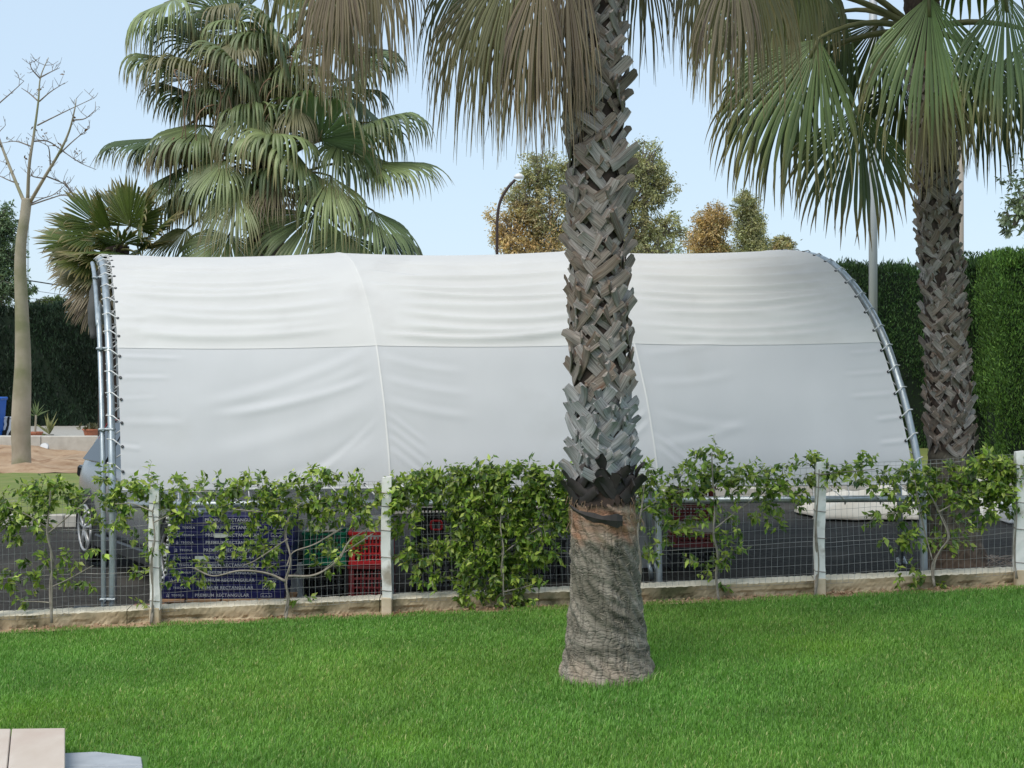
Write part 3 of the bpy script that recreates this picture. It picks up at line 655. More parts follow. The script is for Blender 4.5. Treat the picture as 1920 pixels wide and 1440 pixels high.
def small_palm():
    Yb = 19.; bx = (215 - 960) / F * Yb; bz = -.25
    root = empty('palm_tree', (bx, Yb, bz), 'small stiff-leaved fan palm at the left end of the tent', 'palm tree')
    lathe([(bz, .28), (.5, .2), (3.2, .17)], lambda z: (bx, Yb), 30, M['core'], 'trunk', root, None, None, 40)
    rg = np.random.default_rng(99); C0 = np.array([bx, Yb, 3.1])
    for a in [(205, 425, -.4, (-.25, -.5, .85), .46, 0, (.06, .09, .02)), (165, 430, -.3, (-.85, -.3, .35), .46, 0, (.05, .08, .022)), (150, 465, -.3, (-.95, -.3, -.02), .44, .1, (.05, .07, .025)),
              (235, 450, -.6, (.0, -.7, .2), .44, 0, (.035, .06, .025)), (185, 475, -.6, (-.55, -.6, -.1), .42, .05, (.08, .10, .03)), (270, 420, -.3, (.3, -.4, .75), .5, 0, (.07, .10, .025)),
              (160, 510, -.3, (-.8, -.3, -.45), .42, .25, (.06, .08, .03)), (190, 520, -.5, (-.4, -.5, -.75), .5, .75, (.06, .07, .03)), (165, 545, -.2, (-.25, -.2, -1), .46, .8, (.06, .07, .03)),
              (175, 560, -.3, (.1, -.2, -1), .45, .85, (.05, .06, .03)), (225, 400, .2, (-.1, .3, .9), .45, 0, (.04, .07, .02)), (180, 410, -.1, (-.6, -.2, .7), .46, 0, (.05, .08, .022)), (140, 450, -.1, (-.95, -.2, .2), .46, 0, (.05, .08, .022)), (250, 410, -.2, (.1, -.3, .9), .48, 0, (.06, .09, .022)), (215, 470, -.7, (-.2, -.8, -.1), .45, 0, (.05, .085, .025)), (290, 440, -.4, (.6, -.4, .4), .45, 0, (.05, .08, .022)), (200, 500, -.6, (-.1, -.7, -.6), .42, .1, (.05, .08, .03)), (160, 485, -.5, (-.7, -.5, -.2), .44, 0, (.06, .085, .025)), (260, 470, -.4, (.5, -.5, .1), .42, 0, (.05, .08, .03)), (150, 490, .2, (-.9, .2, -.2), .42, .3, (.05, .07, .03))]:
        H = lerp(C0, np.array(P(a[0], a[1], Yb + a[2])), .8)
        frond(root, C0, H, a[3], a[4] * 1.25, rg, 38, 1.75 if a[5] < .5 else 1.1, .1, a[6], a[5], (0, -.5, .9), pet=.016, split=.68)
small_palm()

# ------------------------------------------------------------------ the tent
Y0, SK = 12.6, .307
PF = [(0, -.4), (.02, .3), (.05, .75), (.11, 1.06), (.19, 1.28), (.29, 1.52), (.40, 1.72), (.53, 1.937), (.69, 2.146), (.89, 2.343), (1.12, 2.52), (1.43, 2.69), (1.83, 2.80), (2.3, 2.838)]
PF = PF + [(4.6 - d, z) for d, z in PF[-2::-1]]
PFs = np.array([[q.x, q.y] for q in smooth_path([(d, z, 0) for d, z in PF], 8)])
arc = np.concatenate([[0], np.cumsum(np.linalg.norm(np.diff(PFs, axis=0), axis=1))]); ATOT = arc[-1]
def prof(s):
    d = np.interp(s, arc, PFs[:, 0]); z = np.interp(s, arc, PFs[:, 1]); return d, z
def arc_at_z(z, front=True):
    k = np.argmax(PFs[:, 1]); return float(np.interp(z, PFs[:k, 1], arc[:k])) if front else ATOT - float(np.interp(z, PFs[:k, 1], arc[:k]))
def T(xr, s, off=0.):
    d, z = prof(s); d2, z2 = prof(s + .02); d1, z1 = prof(s - .02)
    tx, tz_ = d2 - d1, z2 - z1; l = np.hypot(tx, tz_) + 1e-9; nd, nz = -tz_ / l, tx / l
    d = d + nd * off; z = z + nz * off
    return np.stack([xr - SK * d + .11 * np.maximum(d - 2.3, 0), Y0 + d, z + .0075 * (xr - 3.2)], -1)
ARX = [-3.142, -.95, 1.165, 3.255]
def tent():
    root = empty('tunnel_tent', (0, Y0 + 2.3, 0), 'white canvas tunnel tent on galvanised pipe hoops behind the fence', 'tent')
    rg = np.random.default_rng(5)
    sA, sS = arc_at_z(.875), arc_at_z(1.985); sB = ATOT - sA
    # explicit soft folds: (x0,s0,x1,s1,bow,amp,width)
    folds = []
    for b in range(3):
        xl, xr = ARX[b], ARX[b + 1]
        for k in range(9):                                    # sagging folds across the upper part of each bay
            s = lerp(sS + .12, sS + 1.15, (k + rg.uniform(-.3, .3)) / 8); folds.append((xl + rg.uniform(.0, .25), s, xr - rg.uniform(.0, .25), s + .05 * rg.normal() + .05, -.06 - .05 * rg.uniform(), rg.uniform(.014, .03), rg.uniform(.024, .05)))
    for k in range(7):                                        # long slanting folds low in the first bay
        s = lerp(sA + .2, sS - .15, k / 6 + rg.uniform(-.05, .05)); folds.append((-.98, s + .12, -2.3 + rg.uniform(-.3, .4), s - .38 + .1 * rg.normal(), -.07, rg.uniform(.003, .009), rg.uniform(.035, .075)))
    for k in range(3):
        s = lerp(sS - .5, sS - .1, k / 2); folds.append((-.95, s, -.2, s - .15, -.03, .006, .04))
    for k in range(5):
        s = lerp(sA + .15, sS, k / 4); folds.append((1.2, s - .1, 2.0, s + .1 * rg.normal(), -.04, .005, .04))
    for k in range(4): folds.append((2.1 - .2 * k, sS + .35 + .17 * k, 3.18, sS + .42 + .19 * k, -.06, .012, .035))
    eyL = np.arange(sA + .14, sB, .2)
    for s in eyL:                                             # small puckers at the eyelets
        folds.append((-3.08, s, -3.08 + rg.uniform(.15, .6), s + rg.normal() * .04, 0, rg.uniform(.002, .008), rg.uniform(.02, .035))); folds.append((3.18, s, 3.18 - rg.uniform(.2, .4), s - .02, 0, .006, .022))
    for b in (1, 2):
        for k in range(4):
            s = sA + .02 + .1 * k; sg = rg.choice([-1, 1]); folds.append((ARX[b], s + .3, ARX[b] + sg * .35, s, 0, .006, .03))
    x0, x1 = -3.075, 3.185
    def disp(X, Sv):
        o = .034 + 0 * X
        for b in range(3):
            u = np.clip((X - ARX[b]) / (ARX[b + 1] - ARX[b]), 0, 1); o = o - .03 * np.where((X >= ARX[b]) & (X <= ARX[b + 1]), np.sin(np.pi * u) ** 1.0, 0)
        for b in (1, 2): o = o + .004 * np.exp(-((X - ARX[b]) / .03) ** 2)
        for (a0, b0, a1, b1, bow, am, wd) in folds:
            t = (X - a0) / (a1 - a0); tc = np.clip(t, 0, 1)
            c = lerp(b0, b1, tc) + bow * 4 * tc * (1 - tc); m_ = sstep(-.02, .18, t) * (1 - sstep(.7, 1.02, t))
            q = (Sv - c) / wd
            o = o + am * m_ * (np.exp(-q * q) - .55 * np.exp(-((q - 1.7) ** 2)))
        return o
    def panel(name, sa, sb, m, extra, nx, ns):
        xs = np.linspace(x0, x1, nx + 1); ss = np.linspace(sa, sb, ns + 1); X, Sv = np.meshgrid(xs, ss)
        edge = .02 * np.sin(np.pi * np.clip((Sv - sA) / (sB - sA), 0, 1)) * 0
        V = T(X + edge, Sv, disp(X, Sv) + extra).reshape(-1, 3)
        i = np.arange(ns)[:, None] * (nx + 1) + np.arange(nx)[None]; Fq = np.stack([i, i + 1, i + nx + 2, i + nx + 1], -1).reshape(-1, 4)
        return mk(name, V, Fq, m, root, None, True)
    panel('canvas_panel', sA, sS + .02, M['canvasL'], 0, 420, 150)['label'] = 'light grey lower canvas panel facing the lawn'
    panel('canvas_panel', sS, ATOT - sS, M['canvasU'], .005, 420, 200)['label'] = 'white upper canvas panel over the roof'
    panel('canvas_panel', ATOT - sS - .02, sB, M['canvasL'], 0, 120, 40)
    # bottom hem
    mb = MB(); xs = np.linspace(x0, x1, 80)
    mb.tube([Vector(p) for p in T(xs, np.full(80, sA), disp(xs, np.full(80, sA)))], .008, 6); mb.build('hem', M['canvasL'], root, True)
    # rib seams where the canvas passes over the inner hoops
    for b in (1, 2):
        ss = np.linspace(sA, sB, 120); V = []
        for dx in (-.007, 0, .007): V.append(T(np.full(120, ARX[b] + dx), ss, disp(np.full(120, ARX[b] + dx), ss) + .0056 + (.001 if dx == 0 else 0)))
        V = np.stack(V, 1).reshape(-1, 3); i = np.arange(119)[:, None] * 3 + np.arange(2)[None]
        mk('seam_tape', V, np.stack([i, i + 1, i + 4, i + 3], -1).reshape(-1, 4), M['canvasU'], root, None, True)
    # hoops and legs
    for k, xx in enumerate(ARX):
        zg = float(g(xx)) - .1; s0 = arc_at_z(zg); ss = np.linspace(s0, ATOT - .1, 90); mb = MB()
        mb.tube([Vector(p) for p in T(np.full(90, xx), ss)], .03 if k in (0, 3) else .026, 10); mb.build('hoop', M['galv'], root, True)
    # doubled hoop at the left end, with its clamps
    s0 = arc_at_z(-.15); ss = np.concatenate([np.linspace(s0, arc_at_z(2.35), 50)]); mb = MB()
    pts = [Vector(p) for p in T(np.full(50, -3.215), ss, np.linspace(-.0, -.02, 50))]
    pts += [pts[-1] + Vector((-.03, .1, .06)), pts[-1] + Vector((-.03, .2, .02)), pts[-1] + Vector((-.01, .24, -.12))]
    mb.tube(pts, .021, 8); mb.build('hoop', M['galv'], root, True)
    mb = MB(); ss = np.linspace(arc_at_z(2.2), arc_at_z(2.79), 20); mb.tube([Vector(p) for p in T(np.full(20, -3.225), ss, -.015)], .018, 8); mb.build('hoop', M['galv'], root, True)
    for z in (.02, 1.35, 2.0, 2.62):
        s = arc_at_z(z); a = T(np.array(-3.142), np.array(s)); b = T(np.array(-3.215), np.array(s)); mb = MB()
        mb.box(tuple((a + b) / 2), (.13, .07, .024), bev=.008); mb.tube([a + np.array([-.05, -.07, 0]), a + np.array([-.05, .04, 0])], .011, 6); mb.build('clamp', M['galvdark'], root)
    # rails: low along the front, ridge purlins
    for b in range(3):
        mb = MB(); pa = T(np.array(ARX[b]), np.array(arc_at_z(.765))); pb = T(np.array(ARX[b + 1]), np.array(arc_at_z(.765)))
        dz = (0, -.004, .004)[b]; mb.tube([Vector(pa) + Vector((.02, -.055, dz)), Vector(pb) + Vector((-.0, -.055, dz))], .027, 10); mb.build('rail', M['galv'], root, True)
        mb = MB(); pa = T(np.array(ARX[b]), np.array(ATOT - arc_at_z(.765))); pb = T(np.array(ARX[b + 1]), np.array(ATOT - arc_at_z(.765)))
        mb.tube([Vector(pa), Vector(pb)], .027, 8); mb.build('rail', M['galv'], root, True)
    mb = MB(); mb.tube([Vector(T(np.array(ARX[0]), np.array(ATOT / 2), -.04)), Vector(T(np.array(ARX[3]), np.array(ATOT / 2), -.04))], .025, 8); mb.build('ridge_pipe', M['galv'], root, True)
    for xx in ARX:                                          # sockets at the rail joints
        p = Vector(T(np.array(xx), np.array(arc_at_z(.765)))); mb = MB(); mb.tube([p + Vector((0, 0, -.07)), p + Vector((0, 0, .07))], .038, 10); mb.box(p + Vector((0, -.03, 0)), (.06, .06, .05), bev=.008); mb.build('joint', M['galvdark'], root)
    # slanting props behind the hoops
    for (ax, ay, bx_, by_, bz_) in ((1205, 905, 1224, 1062, 13.1), (1684, 905, 1690, 1052, 13.6)):
        mb = MB(); mb.tube([P(ax, ay - 60, bz_), P(bx_, by_, bz_)], .024, 8); mb.tube([P(bx_ - 6, by_ - 6, bz_), P(bx_ - 2, by_ + 24, bz_)], .02, 8); mb.tube([P(bx_, by_ - 10, bz_), P(bx_ + 15, by_ + 22, bz_)], .02, 8); mb.build('prop', M['galv'], root, True)
    # lacing
    for side, (xe, xa, ends) in enumerate(((x0, ARX[0], eyL), (x1, ARX[3], eyL))):
        sg = -1 if side == 0 else 1; pts = []; ey = MB()
        for s in ends:
            e = T(np.array(xe - sg * .015), np.array(s), float(disp(np.array(xe), np.array(s))) + .008)
            f1 = T(np.array(xa - sg * .01), np.array(s + .06), .042); f2 = T(np.array(xa + sg * .04), np.array(s + .075), .01); bk = T(np.array(xa + sg * .01), np.array(s + .1), -.04); e2 = T(np.array(xe - sg * .005), np.array(s + .15), -.0)
            pts += [e, f1, f2, bk, e2]
            nv = Vector(T(np.array(xe), np.array(s), 1.)) - Vector(T(np.array(xe), np.array(s), 0.)); ey.tube([Vector(e) - nv * .006, Vector(e) + nv * .004], .012, 8)
        mb = MB(); mb.tube([Vector(p) for p in pts], .0055, 5); mb.build('lacing_rope', M['rope'], root, True)
        tag(ey.build('eyelets', M['eyelet'], root), kind='stuff')
    mb = MB(); ey = MB()
    for k in range(22):
        x = lerp(x0 + .25, x1 - .15, k / 21); s = sA + .03; e = Vector(T(np.array(x), np.array(s), float(disp(np.array(x), np.array(s))) + .006)); q = Vector((x + .13, Y0 - .035, .775 + .0075 * (x - 3.2)))
        mb.tube([e, q, q + Vector((.02, .06, -.05)), q + Vector((.06, .09, .03)), Vector(T(np.array(x + .2), np.array(s), .0))], .0045, 5)
        ey.tube([e + Vector((0, .003, 0)), e + Vector((0, -.006, 0))], .011, 8)
    mb.build('lacing_rope', M['rope'], root, True); tag(ey.build('eyelets', M['eyelet'], root), kind='stuff')
tent()
# dark curtain rolled and tied to the left end hoop
def roll():
    root = None
    pts = smooth_path([P(190, 505, 14.2), P(180, 540, 14.1), P(174, 590, 14.0), P(175, 635, 13.95)], 5); n = len(pts)
    mb = MB(); mb.tube(pts, [.02 + .028 * math.sin(math.pi * (k + .6) / n) * (1 + .2 * math.sin(k * 2.3)) for k in range(n)], 12)
    o = mb.build('rolled_curtain', M['darkcloth'], None, True); tag(o, 'dark grey cloth rolled and tied up at the left end of the tent', 'curtain')
roll()

# ------------------------------------------------------------------ fence: plinth, posts, wire mesh
YF = 12.0
POSTS = [(-20, 930), (291, 913), (725, 894), (1537, 866), (1912, 846)]
def fence():
    pl = empty('fence_plinth', (0, YF + .11, 0), 'low mossy concrete plinth running under the wire fence', 'wall')
    rn = np.random.default_rng(3); segs = [(-5.2, -2.9), (-2.895, -1.0), (-.995, .2), (.205, 2.28), (2.285, 5.2)]
    for (a, b) in segs:
        n = int((b - a) / .018); xs = np.linspace(a, b, n); prof_ = [(-.012, -.16), (-.010, -.03), (-.014, -.012), (.004, .0), (.002, .02), (.0, .04), (.0, .06), (-.002, .088), (.004, .096), (.05, .10), (.16, .106), (.17, -.16)]; chip = np.cumsum(rn.normal(0, .005, n)); chip = chip - np.linspace(chip[0], chip[-1], n)
        V = []; 
        for q_, x in enumerate(xs):
            for (dy, dz) in prof_: V.append((x, YF + .045 + dy + (.006 * math.sin(x * 9) * (dy < .1)) + rn.normal(0, .0016 if dz > .01 else .006) + (.02 * max(0, math.sin(x * 4.1 + 1.3 * math.sin(x * 11))) if -.02 < dz < .03 else 0), float(g(x)) + dz + (rn.normal(0, .002) if dz > 0 else chip[q_] * .4)))
        Fc = []; mi = []; k = len(prof_)
        for i in range(n - 1):
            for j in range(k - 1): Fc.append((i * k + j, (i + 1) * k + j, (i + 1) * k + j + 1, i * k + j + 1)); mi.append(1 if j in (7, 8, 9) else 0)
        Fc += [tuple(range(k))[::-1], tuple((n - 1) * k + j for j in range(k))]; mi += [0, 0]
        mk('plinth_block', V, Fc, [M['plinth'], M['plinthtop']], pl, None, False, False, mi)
    # crumbs of soil and mortar along its foot
    mb = MB(); r = random.Random(8)
    for k in range(700):
        x = r.uniform(-4.3, 4.3); s = r.uniform(.006, .02); mb.box((x, YF + r.uniform(-.06, .05), float(g(x)) - .015 + r.uniform(0, .012)), (s * 1.6, s, s * .8), Euler((r.uniform(0, 3), r.uniform(0, 3), r.uniform(0, 3))).to_matrix())
    tag(mb.build('loose_rubble', M['soil']), 'crumbled soil and mortar along the foot of the fence plinth', 'rubble', kind='stuff')
    sheet('border_soil', -6, 6, 11.86, 12.1, -.012, M['soil'], 200, 6, .004)
    fe = empty('wire_fence', (0, YF, 0), 'low welded wire fence on whitewashed posts with vines growing on it', 'fence')
    tops = []
    for i, (px, py) in enumerate(POSTS):
        x = (px - 960) / F * YF; zt = CH - (py - YH) / F * YF; zb = float(g(x)) - .06; mb = MB(); wd = .072
        h = zt - zb; rr = random.Random(i); n = 14; V = []; Fc = []
        for k in range(n + 1):
            z = zb + .16 + (h - .16) * k / n
            for (sx, sy) in ((-1, -1), (1, -1), (1, 1), (-1, 1)):
                e = rr.uniform(-.003, .003); s = .92 if k == n else 1
                V.append((x + sx * wd / 2 * s + e + .006 * math.sin(k * .4 + i), YF + sy * wd / 2 * s + rr.uniform(-.003, .003), z + (.004 * sx if k == n else 0)))
        for k in range(n):
            for q in range(4): Fc.append((k * 4 + q, k * 4 + (q + 1) % 4, k * 4 + 4 + (q + 1) % 4, k * 4 + 4 + q))
        Fc += [(3, 2, 1, 0), tuple(n * 4 + q for q in range(4))]
        po = mk('post', V, Fc, M['post'], fe)
        b2 = MB(); b2.box((x + .002, YF - .002, zb + .08), (wd + .004, wd + .006, .19), bev=.006); b2.build('post_foot', M['postbase'], po)
        for hh in (.17, .42, .62, .80, .90):
            b3 = MB(); z = zb + .06 + hh; c = .04; b3.tube([(x - c, YF - c, z), (x + c, YF - c, z - .008), (x + c, YF + c, z), (x - c, YF + c, z + .006), (x - c, YF - c, z)], .0028, 4); b3.build('tie_wire', M['twig'], po)
        tops.append((x, zt))
    # welded mesh, bay by bay, a little slack and wavy
    rr = random.Random(17)
    for i in range(len(tops) - 1):
        (xa, za), (xb, zb2) = tops[i], tops[i + 1]; mb = MB(); nx = max(2, int((xb - xa) / .0435)); ph = rr.uniform(0, 6); off = [rr.uniform(-.06, -.02) if i != 2 else -.03, 0]
        def pt(u, hh):
            x = lerp(xa, xb, u); zt = lerp(za, zb2, u); g0 = float(g(x)) + .07
            z = lerp(g0, zt - .03, hh) + .007 * math.sin(u * 9 + ph + hh * 2) * (1 - hh * .3) + .002 * math.sin(u * 31 + hh * 9)
            return Vector((x + .006 * math.sin(hh * 6 + u * 5), YF + .052 + .014 * math.sin(u * 7 + hh * 4 + ph) * math.sin(math.pi * u) ** .5 - .006, z))
        for k in range(nx + 1): mb.tube([pt(k / nx, h) for h in np.linspace(0, 1, 6)], .0011, 3, cap=False)
        for k in range(14): mb.tube([pt(u, k / 13) for u in np.linspace(0, 1, max(8, int((xb - xa) / .12)))], .0013, 3, cap=False)
        mb.build('wire_mesh', M['wire'], fe)
        for k, hh in enumerate((.35, .72, .98)):
            mb = MB(); mb.tube([pt(u, hh) + Vector((0, -.008, -.01 * math.sin(math.pi * u))) for u in np.linspace(0, 1, 16)], .0018, 4); mb.build('straining_wire', M['wire'], fe)
fence()

# ------------------------------------------------------------------ vines on the fence
VP_ = [(.045, .10, .015), (.09, .18, .022), (.17, .28, .03), (.28, .40, .05), (.42, .5, .1)]
def vine(label, stems, blobs, seed, pal=VP_, shoots=()):
    dens = {1: .7, 2: .65, 3: .68, 4: 1.3, 5: .8, 6: .5, 7: .5, 8: .6, 9: 1.0}[seed]
    r = np.random.default_rng(seed); x0, y0 = stems[0][0]; b = P(x0, y0, YF - .05)
    root = empty('climbing_vine', (b.x, YF - .05, float(g(b.x))), label, 'vine', 'vines trained along the wire fence')
    for st in stems:
        mb = MB(); k = len(st)
        for q in range(2 if len(st) > 3 else 1):
            pts = [P(x + (r.uniform(-4, 4) if q else 0), y, YF - .05 + .03 * math.sin(i * 1.7 + q * 2) - .02 * (i == 0)) for i, (x, y) in enumerate(st)]
            pts = smooth_path(pts, 5); n = len(pts); mb.tube(pts, [lerp(.011 if len(st) > 4 else .0055, .003, i / n) * (1 - .35 * q) for i in range(n)], 6)
        mb.build('stem', M['vinestem'], root, True)
    C = []; D = []; Nn = []; L = []; tw = MB()
    def twig(p, d, ln, nl):
        pts = [p]
        for k in range(4):
            d = nrm(d + r.normal(0, .22, 3) + np.array([0, 0, -.10])); p = p + d * ln / 4; pts.append(p)
        tw.tube(pts, [.0022, .002, .0016, .0012, .0008], 3, cap=False); pts = np.array(pts)
        for k in range(nl):
            t = (k + .6) / nl * 4; i = min(3, int(t)); c = lerp(pts[i], pts[i + 1], t - i); dd = nrm(pts[i + 1] - pts[i])
            for s in (-1, 1):
                sd_ = nrm(np.cross(dd, r.normal(0, 1, 3))); C.append(c + r.normal(0, .004, 3)); D.append(dd * .5 + sd_ * .9 * s + np.array([0, -.25, -.25 + r.normal(0, .3)])); Nn.append(np.array([r.normal(0, .5), -.55 + r.normal(0, .4), .85])); L.append(r.uniform(.026, .07) * (.8 + .3 * (t < 3)))
    for (cx, cy, rx, ry, n) in blobs:
        for k in range(max(2, int(n * dens))):
            q = r.uniform(0, 2 * np.pi); rad = r.uniform(.1, 1) ** .6; x = cx + rx * rad * math.cos(q); y = cy + 4 + ry * rad * math.sin(q) * .9
            p = np.array(P(x, y, YF + .05 + r.normal(0, .05)))
            twig(p, np.array([math.cos(q) * .7 + r.normal(0, .4), -.25 + r.normal(0, .3), .25 - math.sin(q) * .3 + r.normal(0, .35)]), r.uniform(.06, .15), r.integers(4, 8))
    for sh in shoots:
        pts = smooth_path([P(x, y, YF - .05) for x, y in sh], 5); tw.tube(pts, [lerp(.005, .002, i / len(pts)) for i in range(len(pts))], 5)
        for i in range(3, len(pts), 2):
            if r.uniform() < .55: twig(np.array(pts[i]), np.array([r.normal(0, .6), -.3, .5 + r.normal(0, .4)]), r.uniform(.05, .10), r.integers(3, 5))
    C = np.array(C); n = len(C); L = np.array(L); cols = mix_cols(r, n, pal, .2)
    # young growth on top and outside is yellower
    V, Fc, cc = leaves_np(C, np.array(D), np.array(Nn), L, L * r.uniform(.42, .58, n), cols, .22, .25)
    tag(mk('foliage', V, Fc, M['leaf'], root, cc), kind='stuff'); tag(tw.build('twigs', M['vinestem'], root), kind='stuff')
    return n
nl = 0
nl += vine('sparse vine left of the first white post, beside the parked car', [[(97, 1168), (94, 1100), (99, 1050), (88, 1000), (92, 960), (95, 920)], [(98, 1100), (130, 1085), (175, 1060)], [(93, 1130), (70, 1128), (42, 1128)], [(90, 1000), (120, 975), (150, 950), (170, 930)], [(90, 990), (50, 965), (10, 950)]],
     [(85, 910, 30, 16, 24), (40, 945, 48, 24, 48), (115, 930, 36, 22, 34), (60, 985, 50, 18, 26), (10, 965, 24, 26, 22), (158, 950, 18, 12, 8), (90, 1075, 24, 14, 10), (150, 1080, 30, 14, 9), (70, 1055, 14, 10, 5), (8, 1075, 12, 22, 10), (58, 1120, 14, 10, 5), (95, 1040, 14, 12, 6), (130, 1045, 16, 10, 5)], 1)
nl += vine('vine twined up the first white post in front of the left tent leg', [[(284, 1168), (288, 1120), (283, 1060), (290, 1010), (286, 960), (292, 930)], [(288, 960), (250, 945), (215, 945)], [(288, 980), (330, 960), (360, 955)]],
     [(208, 915, 12, 28, 12), (245, 930, 34, 22, 40), (205, 965, 34, 18, 22), (270, 905, 24, 12, 12), (320, 915, 26, 20, 26), (268, 1010, 12, 20, 6), (300, 1000, 18, 26, 14), (275, 1065, 10, 18, 6), (308, 1060, 12, 22, 9), (180, 1030, 14, 10, 6), (280, 1120, 12, 10, 4), (195, 890, 12, 8, 5), (345, 945, 30, 22, 22), (340, 1080, 18, 10, 5)], 2)
nl += vine('vine with a forked grey stem in front of the blue packs', [[(535, 1165), (541, 1120), (535, 1090), (545, 1050), (536, 1000), (548, 960), (570, 940)], [(540, 1080), (590, 1078), (635, 1050), (655, 1015), (690, 990)], [(538, 1060), (550, 1035), (590, 1020), (640, 990)], [(536, 1090), (500, 1075), (450, 1070), (400, 1080), (365, 1065)], [(540, 1010), (480, 1050), (455, 1060)]],
     [(470, 915, 40, 26, 48), (400, 915, 36, 18, 30), (545, 935, 52, 28, 60), (620, 905, 46, 26, 40), (640, 945, 52, 24, 38), (440, 960, 56, 26, 40), (560, 970, 44, 22, 26), (690, 925, 30, 26, 24), (510, 1010, 32, 24, 26), (480, 1040, 22, 14, 9), (635, 1030, 20, 14, 9), (610, 1055, 14, 10, 6), (690, 1005, 14, 12, 7), (645, 1010, 22, 12, 7), (495, 1065, 16, 10, 5), (420, 1010, 14, 10, 6), (520, 1085, 10, 8, 4), (560, 1120, 14, 8, 4), (400, 1055, 18, 10, 7), (365, 1085, 12, 8, 4), (690, 955, 40, 18, 22), (590, 890, 40, 10, 8), (330, 955, 30, 14, 12)], 3,
     shoots=[[(440, 955), (500, 960), (548, 955)], [(700, 1000), (640, 1040), (600, 1075)]])
nl += vine('dense bushy vine between the second white post and the lawn palm', [[(946, 1148), (944, 1110), (940, 1070), (944, 1030), (938, 980), (945, 930)], [(944, 1110), (985, 1100), (1000, 1095)], [(940, 1040), (980, 1010), (1010, 990)]],
     [(770, 915, 40, 26, 44), (830, 910, 50, 30, 66), (900, 905, 50, 30, 70), (970, 900, 50, 30, 70), (1035, 905, 32, 34, 44), (758, 948, 18, 22, 14), (890, 962, 40, 30, 52), (940, 960, 56, 36, 76), (1010, 965, 44, 36, 56), (900, 1020, 44, 34, 60), (960, 1030, 44, 36, 60), (1010, 1025, 28, 24, 22), (905, 1075, 36, 30, 34), (950, 1085, 36, 26, 26), (890, 1110, 22, 14, 12), (940, 1120, 40, 16, 18), (790, 1035, 28, 14, 14), (838, 1012, 18, 12, 8), (805, 1080, 24, 10, 7), (770, 1050, 14, 14, 6), (760, 990, 14, 20, 10), (990, 1075, 26, 10, 7), (1055, 950, 20, 40, 22), (990, 1125, 18, 8, 4)], 4)
nl += vine('small vine just right of the lawn palm beside the middle tent leg', [[(1195, 1120), (1200, 1060), (1196, 1000), (1204, 950), (1208, 910)], [(1200, 960), (1240, 935), (1290, 915)]],
     [(1205, 890, 18, 22, 22), (1225, 925, 26, 26, 26), (1215, 965, 20, 22, 14), (1245, 990, 16, 26, 12), (1200, 1035, 16, 16, 8), (1270, 975, 24, 16, 10), (1275, 925, 22, 18, 12)], 5)
nl += vine('tall spindly vine rising above the mesh, right of the middle tent leg', [[(1347, 1125), (1343, 1080), (1346, 1040), (1338, 1000), (1340, 950), (1336, 900), (1334, 850)], [(1342, 990), (1380, 960), (1420, 930)], [(1340, 940), (1300, 915), (1280, 905)], [(1345, 1060), (1365, 1040)]],
     [(1322, 852, 20, 14, 20), (1310, 880, 36, 18, 34), (1370, 880, 36, 16, 30), (1400, 900, 34, 16, 28), (1300, 915, 28, 18, 22), (1352, 915, 26, 18, 20), (1440, 905, 30, 20, 28), (1460, 935, 24, 16, 16), (1390, 960, 24, 14, 12), (1435, 965, 16, 10, 6), (1385, 985, 12, 8, 5), (1455, 985, 14, 8, 5), (1365, 1030, 14, 22, 16), (1330, 1050, 20, 18, 18), (1345, 1075, 24, 12, 9), (1325, 990, 12, 20, 8), (1470, 890, 30, 14, 16), (1315, 960, 22, 12, 10)], 6)
nl += vine('vine draped over the third white post with long trailing tips', [[(1528, 1118), (1532, 1060), (1529, 1000), (1533, 940), (1536, 880)], [(1535, 890), (1580, 885), (1640, 880)]],
     [(1520, 872, 34, 16, 34), (1495, 905, 24, 18, 18), (1560, 885, 26, 14, 20), (1600, 890, 26, 10, 14), (1635, 880, 26, 22, 28), (1475, 935, 18, 24, 14), (1660, 905, 24, 14, 14)], 7)
nl += vine('leafy vine climbing over the right tent leg and the palm foot', [[(1752, 1100), (1748, 1060), (1765, 1030), (1778, 1005), (1760, 960), (1740, 920)], [(1748, 1050), (1735, 1000), (1725, 950), (1715, 900)], [(1720, 950), (1690, 960), (1650, 965)], [(1760, 960), (1800, 940), (1850, 930)]],
     [(1715, 890, 26, 18, 24), (1760, 890, 40, 20, 42), (1790, 920, 40, 22, 40), (1740, 930, 34, 20, 26), (1840, 900, 40, 26, 48), (1850, 945, 34, 20, 26), (1665, 960, 26, 16, 16), (1680, 995, 24, 18, 16), (1775, 1000, 26, 18, 18), (1700, 965, 24, 16, 12), (1720, 1005, 16, 12, 7), (1705, 1068, 22, 10, 9), (1740, 1085, 30, 12, 12), (1800, 985, 20, 14, 9), (1670, 1015, 10, 10, 4), (1690, 920, 20, 20, 12)], 8)
nl += vine('bushy vine crowding the rightmost white post', [[(1905, 1085), (1902, 1030), (1906, 970), (1900, 920)], [(1904, 930), (1870, 925)]],
     [(1860, 870, 30, 16, 34), (1885, 900, 30, 30, 50), (1880, 945, 30, 18, 20), (1915, 875, 10, 14, 10), (1855, 915, 26, 20, 26)], 9)

